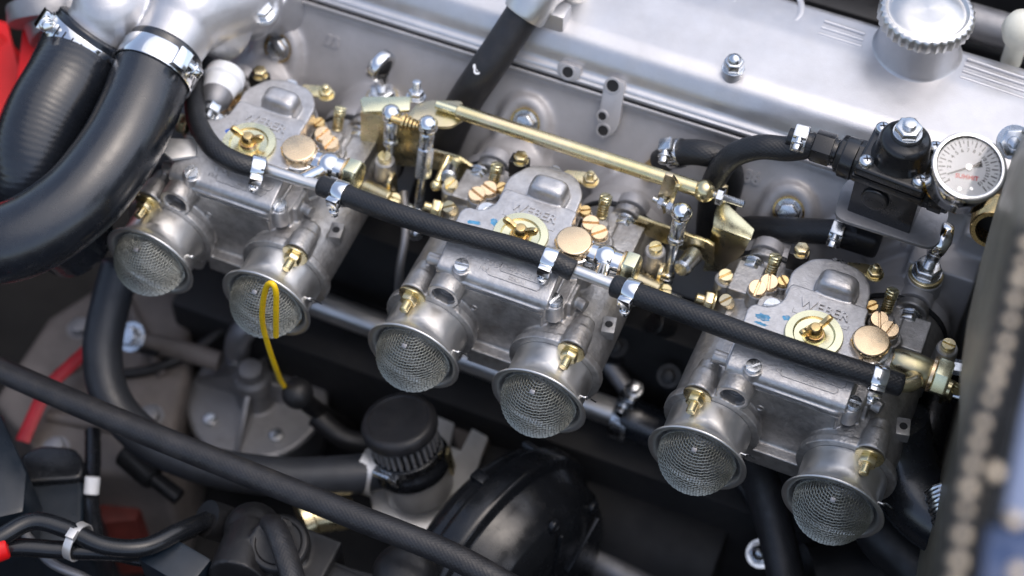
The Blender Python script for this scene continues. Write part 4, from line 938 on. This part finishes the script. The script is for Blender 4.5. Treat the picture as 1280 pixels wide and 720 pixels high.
# ================================================================== low in the bay
# long heater pipe behind the stacks
pa, pb = W(376,372,y=92), W(790,524,y=92)
hp_ = thing('heater_pipe', 'polished steel heater pipe running below the carburettors', 'pipe', pa)
build(MB().tube([pa, pa.lerp(pb,0.5), pb], 10.5, 24), 'steel_tube', SPUN, hp_, smooth=50)
hz = [pa.lerp(pb,0.975), pb.lerp(pb+(pb-pa)*0.1,0.2), W(850,550,y=95), W(900,575,y=104), W(960,600,y=130)]
tube_thing('heater_hose', hz, 15.5, RUBBIG, 'black heater hose pushed on the polished pipe', 'hose')
clamp(W(779,522,y=92), pb-pa, 15.8, 'bright clamp where heater hose meets polished pipe', (0.1,0.2,1), 13, big=True, m=STEEL, group='heater hose clamps')
a = W(792,490,y=100); tag(build(MB().lathe([(-30,4),(0,4),(0,7),(6,7),(6,5),(9,5.4),(12,4),(13,0.05)], a, (0,-0.2,1), 20), 'bleed_screw', STEEL, base=a), 'bright bleed screw above the heater hose', 'screw')
# loop hose, left
hz = [W(152,330,z=-60), W(138,380,z=-80), W(128,440,z=-100), W(140,500,z=-118), W(185,550,z=-128), W(260,582,z=-132), W(350,596,z=-132), W(430,594,z=-130), W(478,588,z=-130)]
tube_thing('coolant_hose', hz, 14.5, SLATE, 'thick slate coloured hose looping round under the first carburettor', 'hose', None, 10, 28)
# long vacuum hose in front
hz = [W(-60,434,z=-40), W(0,462,z=-44), W(100,506,z=-46), W(220,556,z=-46), W(340,604,z=-44), W(450,648,z=-42), W(560,692,z=-44), W(640,735,z=-50), W(740,790,z=-64), W(840,850,z=-100), W(900,900,z=-180)]
tube_thing('vacuum_hose', hz, 8.8, RUBDUST, 'long straight black hose crossing low in front of everything', 'hose', None, 8, 24)
# oil filter housing
of = W(322,505,z=-215); oh = thing('oil_filter_housing', 'dull grey ribbed filter housing under the first carburettor', 'filter housing', of+V((0,0,-60)))
build(MB().lathe([(-60,48),(-20,52),(-4,54),(0,56),(6,56),(8,53),(8,16),(14,13),(34,12)], of, (0,0,1), 56), 'filter_bowl', DULL, oh, bevel=1.2)
for a in (0.3, 1.75, 3.2, 4.9):
    d = V((math.cos(a), math.sin(a), 0)); build(MB().plate([of+d*10+V((0,0,7)), of+d*53+V((0,0,7)), of+d*50+V((0,0,12)), of+d*12+V((0,0,36))], 4), 'rib', DULL, oh, bevel=1)
build(MB().lathe([(30,15),(40,15),(44,11),(52,9)], of, (0,0,1), 28), 'centre_cap', DULL, oh, bevel=1)
for a in (1.0, 2.5, 4.1, 5.6): hexbolt('housing_screw', of+V((40*math.cos(a),40*math.sin(a),8)), (0,0,1), 6, 5, STEEL, oh)
# dipstick with its yellow handle
q = W(372,492,y=-2)
ds = thing('dipstick', 'yellow wire dipstick handle looped against a gauze dome', 'dipstick', q+V((0,0,-60)))
hz = [W(345,420,y=-34), W(345,390,y=-38), W(345,366,y=-38), W(341,355,y=-37), W(334,357,y=-36), W(329,376,y=-34), W(328,402,y=-30), W(334,428,y=-24), W(344,458,y=-14), W(352,478,y=-6), W(361,489,y=-2)]
build(MB().tube(spl(hz, 6), 1.9, 12), 'wire_handle', YELLOW, ds, smooth=60)
b = MB(); b.sph(q, 11.5, (1,1,1.0), 26, 16); build(b, 'rubber_cap', BLKMAT, ds, smooth=60)
b = MB(); b.tube(spl([q, W(392,510,y=10), W(412,522,y=30), W(440,540,y=60)], 6), 7, 16); build(b, 'dipstick_tube', BLKMAT, ds)
# taupe engine mount face with red banded hose
b = MB(); P = [W(*q_, z=-190) for q_ in ((60,395),(150,338),(240,350),(235,470),(205,600),(60,585),(-10,500))]
b.prism([(p.x,p.y) for p in P], (0,0,-330), t=140); tag(build(b, 'engine_mount', TAN, base=(P[5].x,P[5].y,-330), bevel=8, seg=3), 'taupe painted engine mount casting under the radiator hoses', 'engine mount')
hz = [W(118,430,z=-175), W(90,455,z=-170), W(60,485,z=-170), W(42,520,z=-176), W(28,552,z=-182)]
b = MB().tube(spl(hz,6), 6, 10, flat=0.35); tag(build(b, 'red_band', REDW, base=hz[0]), 'flat red strap across the taupe engine mount', 'strap')
hz = [W(196,442,z=-160), W(150,432,z=-172), W(120,430,z=-176)]
b = MB().tube(spl(hz,6), 2.6, 10); tag(build(b, 'strap_cable', BLKMAT, base=hz[0]), 'thin black cable leading to the red strap', 'cable')
# navy plastic relay box
a = W(82,625,z=-130); nv = thing('relay_box', 'navy plastic relay box with a rounded lid in the corner', 'relay box', a+V((0,0,-110)))
b = MB(); P = [W(*q_, z=-122) for q_ in ((25,578),(50,562),(92,566),(104,580),(104,680),(20,690))]; b.prism(rounded([(p.x,p.y) for p in P], 8), (0,0,-240), t=120); build(b, 'box_body', NAVY, nv, bevel=4, seg=3)
b = MB(); P = [W(*q_, z=-116) for q_ in ((24,572),(50,557),(94,561),(106,576),(104,600),(22,606))]; b.prism(rounded([(p.x,p.y) for p in P], 8), (0,0,-126), t=12); build(b, 'lid', PLAST, nv, bevel=3, seg=3)
build(MB().cyl(W(116,596,z=-118), W(114,618,z=-125), 5.5, n=18, ch=0.6), 'white_sleeve', WHITE, nv)
b = MB(); P = [W(*q_, z=-70) for q_ in ((-60,500),(0,512),(34,590),(30,640),(-60,660))]; b.prism([(p.x,p.y) for p in P], (0,0,-200), t=130); tag(build(b, 'battery_tray', NAVY, base=(P[0].x,P[0].y,-200), bevel=5), 'slanting navy panel in the near corner of the bay', 'panel')
hz = [W(116,540,z=-140), W(116,580,z=-136), W(113,620,z=-130), W(116,650,z=-126), W(122,690,z=-124)]
tag(build(MB().tube(spl(hz,6), 6, 14), 'loom_branch', PLAST, base=hz[0]), 'black sleeved wire rising beside the navy relay box', 'cable')
# cables in the near corner
hz = [W(-40,694,z=-60), W(0,672,z=-58), W(40,652,z=-58), W(80,660,z=-60), W(130,682,z=-64), W(180,684,z=-68), W(225,664,z=-76), W(258,650,z=-90)]
tag(build(MB().tube(spl(hz,8), 6.2, 20), 'battery_cable', PLAST, base=hz[0], smooth=60), 'upper glossy black cable arching over the navy box', 'cable', 'glossy black cables')
hz = [W(-30,690,z=-70), W(20,684,z=-70), W(70,687,z=-72), W(120,689,z=-74), W(170,690,z=-78), W(215,672,z=-86), W(252,655,z=-98)]
tag(build(MB().tube(spl(hz,8), 6.2, 20), 'battery_cable', PLAST, base=hz[0], smooth=60), 'lower glossy black cable with a red end sleeve', 'cable', 'glossy black cables')
b = MB().cyl(W(-14,690,z=-62), W(10,684,z=-62), 9, 7.5, 20, 1); tag(build(b, 'cable_boot', REDP, base=W(0,688,z=-62)), 'red boot on the end of a glossy cable', 'cable boot')
hz = [W(-40,690,z=-54), W(0,660,z=-52), W(40,642,z=-50), W(75,655,z=-54)]
c = W(97,677,z=-68); b = MB().lathe([(-3,12),(-3,13.4),(3,13.4),(3,12)], c, (1,-0.05,0), 28, closed=True); b.box(c+V((0,-2,13)), (6,7,5)); tag(build(b, 'cable_tie', BRUSH, base=c, bevel=0.4), 'pale cable tie binding the two glossy cables', 'cable tie')
# rust red bracket seen under the loop hose
b = MB(); P = [W(*q_, z=-240) for q_ in ((120,570),(165,552),(190,600),(170,650),(125,655))]; b.prism([(p.x,p.y) for p in P], (0,0,-330), t=90); tag(build(b, 'rusty_bracket', RUST, base=(P[0].x,P[0].y,-330), bevel=4), 'rust red bracket under the looping hose', 'bracket')
a = W(165,575,z=-170); b = MB().cyl(a+V((-8,4,0)), a+V((22,-6,-4)), 11, 10, 24, 1.5); b.cyl(a+V((20,-5,-4)), a+V((44,-10,-10)), 6.5, n=18); tag(build(b, 'sensor_plug', BLKMAT, base=a), 'black sensor plug beside the rust red bracket', 'plug')

# ---------------------------------------------------------------- breather filter on its plate
ft, fb = W(497,523,z=-80), W(524,608,z=-152)
fa = (ft-fb).normalized(); FLn = (ft-fb).length
bf = thing('breather_filter', 'small black ribbed breather filter on a bare metal plate', 'breather filter', fb)
build(MB().lathe([(0,25.5),(30,25.5),(30,20)], fb, fa, 48), 'metal_neck', BRUSH, bf, bevel=0.5)
build(MB().lathe([(24,27.0),(26,28.6),(31,28.8),(34,27.4),(37,25),(max(40,FLn-29),24)], fb, fa, 48), 'rubber_boot', PLAST, bf, smooth=50)
cap0 = fb + fa*(FLn-12)
build(MB().lathe([(-20,20.6),(0,21.2)], cap0, fa, 48), 'gauze_core', BLKMAT, bf)
u_, w_, n_ = frame(fa)
for i in range(30):
    t = 2*PI*i/30; d = u_*math.cos(t)+w_*math.sin(t); c = cap0 - fa*8 + d*22.2
    build(MB().box(c, (4.2, 2.6, 18), Matrix((d, fa.cross(d), fa)).transposed()), 'pleat', PLEATM, bf, bevel=0.9)
build(MB().lathe([(0,23.5),(0.8,26.4),(2.5,27.2),(8,27.1),(10.6,25.9),(12,23.2),(12,21.6),(11.2,21.1),(11.2,0.05)], cap0, fa, 64), 'rubber_cap', RUBDUST, bf, smooth=50)
cl = fb + fa*41
build(MB().lathe([(-3,24.6),(-3,25.6),(3,25.6),(3,24.6)], cl, fa, 48, closed=True), 'clamp_band', STEEL, bf)
d = (-rt*0.45-fw*0.4+dn*0.6); d = (d-fa*d.dot(fa)).normalized(); tg = fa.cross(d)
b = MB(); b.cyl(cl+d*27.5-tg*10, cl+d*27.5+tg*8, 2.8, n=14, ch=0.4); b.box(cl+d*27.5+tg*9, (6,7,7), Matrix((d,tg,fa)).transposed()); build(b, 'clamp_screw', STEEL, bf, bevel=0.4)
d2 = (rt*0.9+dn*0.15); d2 = (d2-fa*d2.dot(fa)).normalized()
build(MB().box(fb+fa*28+d2*28.8, (3,9,22), Matrix((d2,fa.cross(d2),fa)).transposed()), 'spring_clip', GOLD, bf, bevel=0.6)
# bare plate
pl = MB(); P = [W(*q, z=-160) for q in ((460,600),(466,640),(566,672),(610,545),(590,534),(576,562),(562,556),(568,528),(540,516))]
pl.prism([(p.x,p.y) for p in P], (0,0,-166), t=5); tag(build(pl, 'mounting_plate', BRUSH, base=(P[0].x,P[0].y,-166), bevel=1), 'bare brushed metal plate carrying the breather filter', 'plate')
a = W(463,590,z=-132); tag(build(MB().lathe([(-6,15.5),(-6,17),(6,17),(6,15.5)], a, (1,0.05,0), 36, closed=True), 'hose_ferrule', BRUSH, base=a), 'metal ferrule where the looping hose meets the plate', 'ferrule')
a = W(536,697,z=-120); hexbolt_root = thing('frame_bolt', 'brass coloured hex bolt under the long hose', 'bolt', a); hexbolt('bolt_head', a, (-0.3,-0.5,0.8), 7, 8, BRASS, hexbolt_root, 8)

# ---------------------------------------------------------------- black domed cover (servo) in front
dt_ = W(676,553,z=-118); DR = 97.0
dax = V((0.95,-0.28,0.08)).normalized(); dc = dt_ - V((0,0.831,0.556))*DR
sv = thing('domed_cover', 'large glossy black domed cover with raised rings', 'domed cover', dc+V((0,0,-120)))
prof = [(-33,40),(-32,64),(-29,79),(-24,87),(-18,91),(-12,91.5),(-10,96.5),(-7,97.5),(5,97.5),(8,96),(10,90),(16,87.5),(28,84),(38,76),(44,64),(46,56),(46,0.05)]
build(MB().lathe(prof, dc, dax, 96), 'drum', PLAST, sv, bevel=1.2, seg=3, ang=24, smooth=45)
up_ = V((0,0.3,1)); up_ = (up_-dax*up_.dot(dax)).normalized(); sd_ = dax.cross(up_)
for a_ in (-0.5, 0.15, 0.8):
    d = up_*math.cos(a_)+sd_*math.sin(a_); build(MB().box(dc+d*92-dax*17, (5,9,12), Matrix((d, dax.cross(d), dax)).transposed()), 'crimp_tab', PLAST, sv, bevel=1.5)
for a_ in (-0.7, 0.0, 0.7, 1.4):
    d = up_*math.cos(a_)+sd_*math.sin(a_); build(MB().box(dc+d*50+dax*47, (44,3.0,3), Matrix((d, dax.cross(d), dax)).transposed()), 'face_rib', PLAST, sv, bevel=1.0)
    build(MB().lathe([(0,5),(3,5),(4,4),(4,0.05)], dc+d*76+dax*38, dax, 18), 'cover_screw', PLAST, sv, bevel=0.3)

# ---------------------------------------------------------------- odds low down: near edge
a = W(345,688,z=-70); el = thing('tee_casting', 'grimy black tee casting with a round cap at the near edge', 'casting', a+V((0,0,-60)))
b = MB(); b.cyl(W(318,668,z=-90), W(296,726,z=-84), 19, 20, 28); b.sph(W(316,664,z=-92), 20); b.cyl(W(330,690,z=-92), W(372,712,z=-96), 18, 18, 24); b.cyl(W(350,684,z=-100), W(348,684,z=-72), 20, 20, 32)
b.box(W(352,710,z=-100), (70,50,40)); build(b, 'casting', BLKMAT, el, remesh=1.3, smi=4)
build(MB().lathe([(0,20.5),(5,20.5),(7,19),(7,16),(6,15),(6,0.05)], W(350,682,z=-74), (0,-0.15,1), 40), 'round_cap', BLKMAT, el, bevel=0.6)
hz = [W(340,654,z=-64), W(346,664,z=-56), W(356,690,z=-54), W(366,722,z=-54), W(372,750,z=-56)]
tag(build(MB().tube(spl(hz,8), 8.4, 22, flat=0.8), 'braided_strap', RUBDUST, base=hz[0], smooth=60), 'frayed braided strap folded over the round cap', 'strap')
for (x0, y0, x1, y1) in ((334,656,330,654), (350,656,353,648)):
    pass
hz = [W(338,656,z=-62), W(332,655,z=-60), W(328,659,z=-60)]; hz2_ = [W(348,654,z=-60), W(352,651,z=-56), W(353,646,z=-54)]
for k_, hh in enumerate((hz, hz2_)): tag(build(MB().tube(spl(hh,4), 0.6, 6), 'loose_thread', RUBDUST, base=hh[0]), ('loose thread curling left from the frayed strap', 'loose thread sticking up from the frayed strap')[k_], 'thread')
b = MB(); b.plate([W(384,690,z=-96), W(440,714,z=-92), W(520,735,z=-90), W(520,760,z=-90), W(384,730,z=-96)], 14); tag(build(b, 'black_lever', BLKMAT, base=W(440,730,z=-95), bevel=3), 'grimy black lever arm beside the tee casting', 'lever')
a = W(505,716,z=-84); b = MB(); b.lathe([(-14,21),(-2,22),(4,20),(9,14),(11,6),(11.5,0.05)], a, (0,-0.2,1), 36); tag(build(b, 'control_knob', BLKMAT, base=a, smooth=50), 'round grimy rubber knob at the near edge', 'knob')
a = W(376,652,z=-150); b = MB().cyl(a, W(390,646,z=-150), 16, n=24, ch=1); b.cyl(W(388,647,z=-150), W(440,640,z=-154), 12, n=24, ch=1); tag(build(b, 'yellow_collar', GOLD, base=a), 'dull yellow collar on a pipe under the long hose', 'collar')
a = W(222,710,z=-90); b = MB().box(a, (42,26,26), Matrix.Rotation(-0.15,3,'Z')); tag(build(b, 'grey_connector', NAVY, base=a, bevel=3), 'navy connector block under the glossy cables', 'connector')
hz = [W(258,648,z=-92), W(290,660,z=-110), W(320,690,z=-140)]
tag(build(MB().tube(spl(hz,6), 13, 18), 'rubber_grommet_hose', BLKMAT, base=hz[0], smooth=60), 'dark rubber sleeve swallowing the glossy cables', 'sleeve')
# rods and lines below the last carburettor
def line(name, pts, r, m, label, cat='rod'): return tag(build(MB().tube(spl(pts,6), r, 18), name, m, base=pts[0], smooth=60), label, cat)
line('steering_rod', [W(742,646,z=-210), W(790,645,z=-212), W(838,644,z=-214)], 9, PLAST, 'black rod beside the domed cover')
a = W(836,652,z=-205); b = MB().cyl(a, a+V((9,-3,2)), 5.5, n=16, ch=1); tag(build(b, 'rod_nut', BRASS, base=a), 'small brass nut on the end of the black rod', 'nut')
line('bay_strut', [W(745,700,z=-230), W(800,730,z=-232), W(850,760,z=-236)], 12, DULL, 'dull grey strut leaving the frame below the domed cover', 'strut')
line('brake_line', [W(800,668,z=-230), W(830,690,z=-230), W(860,730,z=-230)], 5, DULL, 'thin dull line beside the grey strut', 'line')
line('earth_strap', [W(880,622,z=-200), W(905,630,z=-196), W(935,648,z=-194), W(950,652,z=-198)], 6, DULL, 'short grimy strap under the last carburettor', 'strap')
line('drain_hose', [W(930,560,z=-60), W(946,590,z=-80), W(962,635,z=-100), W(976,690,z=-116), W(986,745,z=-126)], 13.0, RUBDUST, 'black drain hose dropping between the last two gauze domes', 'hose')
line('throttle_cable', [W(905,590,z=-150), W(930,612,z=-150), W(950,650,z=-156)], 4, BLKMAT, 'thin black cable beside the drain hose', 'cable')
a = W(951,692,z=-180); fb_ = thing('chassis_bolt', 'bright zinc bolt low beside the drain hose', 'bolt', a); hexbolt('bolt_head', a, (-0.1,-0.45,0.9), 8.5, 7, STEEL, fb_, 11, dome=True)
line('brake_hose', [W(1010,725,z=-150), W(1100,715,z=-150), W(1200,745,z=-150)], 26, BLKMAT, 'broad matt black duct along the near edge', 'duct')
line('heater_return_hose', [W(1115,525,z=0), W(1122,560,z=-18), W(1132,596,z=-30), W(1156,632,z=-36), W(1196,660,z=-40), W(1240,690,z=-44)], 24, RUBBIG, 'fat black hose bending beside the last gauze dome', 'hose')
line('bulkhead_hose', [W(1178,470,z=-60), W(1164,520,z=-60), W(1156,570,z=-64), W(1150,640,z=-80)], 24, RUBBIG, 'fat black hose hanging down along the bulkhead', 'hose')
line('servo_hose', [W(1092,640,z=-90), W(1110,670,z=-92), W(1140,700,z=-96), W(1170,740,z=-100)], 20, BLKMAT, 'matt corrugated hose under the bending hose', 'hose')
b = MB(); a0_, a1_ = W(1176,612,z=-10), W(1190,660,z=-12); dd_ = (a1_-a0_).normalized()
mb_pts = [a0_ + (a1_-a0_)*(i/80) + (frame(dd_)[0]*math.cos(i*0.75)+frame(dd_)[1]*math.sin(i*0.75))*10 for i in range(81)]
tag(build(MB().tube(mb_pts, 1.6, 8), 'coil_spring', STEEL, base=a0_), 'steel coil spring between fat hose and bulkhead', 'spring')

# ---------------------------------------------------------------- more of what fills the gaps
line('vent_tube', [W(505,240,y=120), W(507,290,y=96), W(500,335,y=80), W(498,372,y=80)], 3.2, DULL, 'thin grey vent tube between the first two carburettors', 'tube')
b = MB(); P = [W(*q, z=-190) for q in ((556,505),(590,498),(618,540),(604,566),(570,560))]; b.prism([(p.x,p.y) for p in P], (0,0,-330), t=140)
tag(build(b, 'brown_bracket', TAN, base=(P[0].x,P[0].y,-330), bevel=4), 'dull brown bracket behind the breather filter', 'bracket')
a = W(164,421,z=-150); sb = thing('mount_bolt', 'bright bolt head beside the looping hose', 'bolt', a); hexbolt('bolt_head', a, (-0.2,-0.5,0.85), 8.5, 7, STEEL, sb, 12)
line('mount_rail', [W(172,428,z=-176), W(220,436,z=-176), W(275,452,z=-178)], 8, TAN, 'dull rail reaching from the looping hose to the filter housing', 'rail')
line('oil_feed_pipe', [W(296,440,z=-170), W(300,420,z=-150), W(318,404,z=-140), W(360,400,z=-140)], 10, DULL, 'dull pipe above the ribbed filter housing', 'pipe')
line('sensor_lead', [W(140,470,z=-190), W(190,462,z=-186), W(240,440,z=-180), W(280,412,z=-176)], 4.5, BLKMAT, 'thin black lead crossing behind the looping hose', 'cable')
line('coil_lead', [W(395,520,z=-150), W(430,548,z=-156), W(470,556,z=-160)], 8, BLKMAT, 'black lead running from the dipstick towards the breather filter', 'cable')
line('coolant_branch', [W(760,452,z=-120), W(772,470,z=-126), W(784,486,z=-130)], 7, DULL, 'dull branch pipe above the heater hose', 'pipe')
line('loom', [W(700,420,z=-80), W(745,440,z=-100), W(800,450,z=-130), W(860,470,z=-150)], 7, BLKMAT, 'black wiring loom between the last two carburettors', 'loom')
a = W(818,404,z=-60); b = MB().cyl(a, a+V((10,8,-10)), 8, n=18, ch=1); b.cyl(a+V((-2,-1.6,2)), a, 5, n=14); tag(build(b, 'temperature_sensor', BLKMAT, base=a), 'dull sensor glimpsed under the last fuel hose', 'sensor')
for k_, q in enumerate(((836,470),(770,432))):
    a = W(*q, z=-90); bb_ = thing('block_bolt', ('dull bolt deep beside the last carburettor', 'dull bolt deep below the middle carburettor flank')[k_], 'bolt', a); hexbolt('bolt_head', a, (0,-0.6,0.8), 5, 5, BLKMAT, bb_, 9)
a = W(920,640,z=-200); b = MB(); b.prism(rounded([(-60,-18),(50,-22),(60,10),(-50,20)],6), a+V((-10,20,-12)), t=10); tag(build(b, 'steering_bracket', BLKMAT, base=a, bevel=2), 'flat black bracket deep below the last gauze domes', 'bracket')
line('steering_shaft', [W(700,500,z=-240), W(760,560,z=-240), W(840,600,z=-240), W(900,660,z=-240)], 12, DULL, 'dull shaft deep in the bay beyond the domed cover', 'shaft')
# breather sleeve print and cable marks

em_ = bpy.data.objects['engine_mount']; ORG['engine_mount'] = em_.location/S
for q0, q1 in (((70,470),(150,430)),((60,520),(205,548)),((150,360),(205,470))):
    a, b = W(*q0, z=-189), W(*q1, z=-189); build(MB().tube([a, a.lerp(b,.5), b], 5, 10), 'cast_rib', TAN, em_, smooth=60)
for q in ((100,410),(188,520),(70,560)): hexbolt('mount_screw', W(*q, z=-190), (0,0,1), 8, 6, DULL, em_, 11)
line('fuel_return_line', [W(10,640,z=-100), W(60,700,z=-96), W(110,725,z=-96), W(150,760,z=-96)], 3.4, DULL, 'thin dull line under the glossy cables', 'line')
line('relay_wire', [W(120,690,z=-110), W(160,700,z=-104), W(190,708,z=-100), W(214,735,z=-98)], 3.0, PLAST, 'thin black wire curling past the navy connector block', 'wire')
line('relay_wire', [W(196,690,z=-84), W(205,676,z=-80), W(214,690,z=-80), W(222,704,z=-80)], 1.4, STEEL, 'thin bright wire loop on the navy connector block', 'wire')
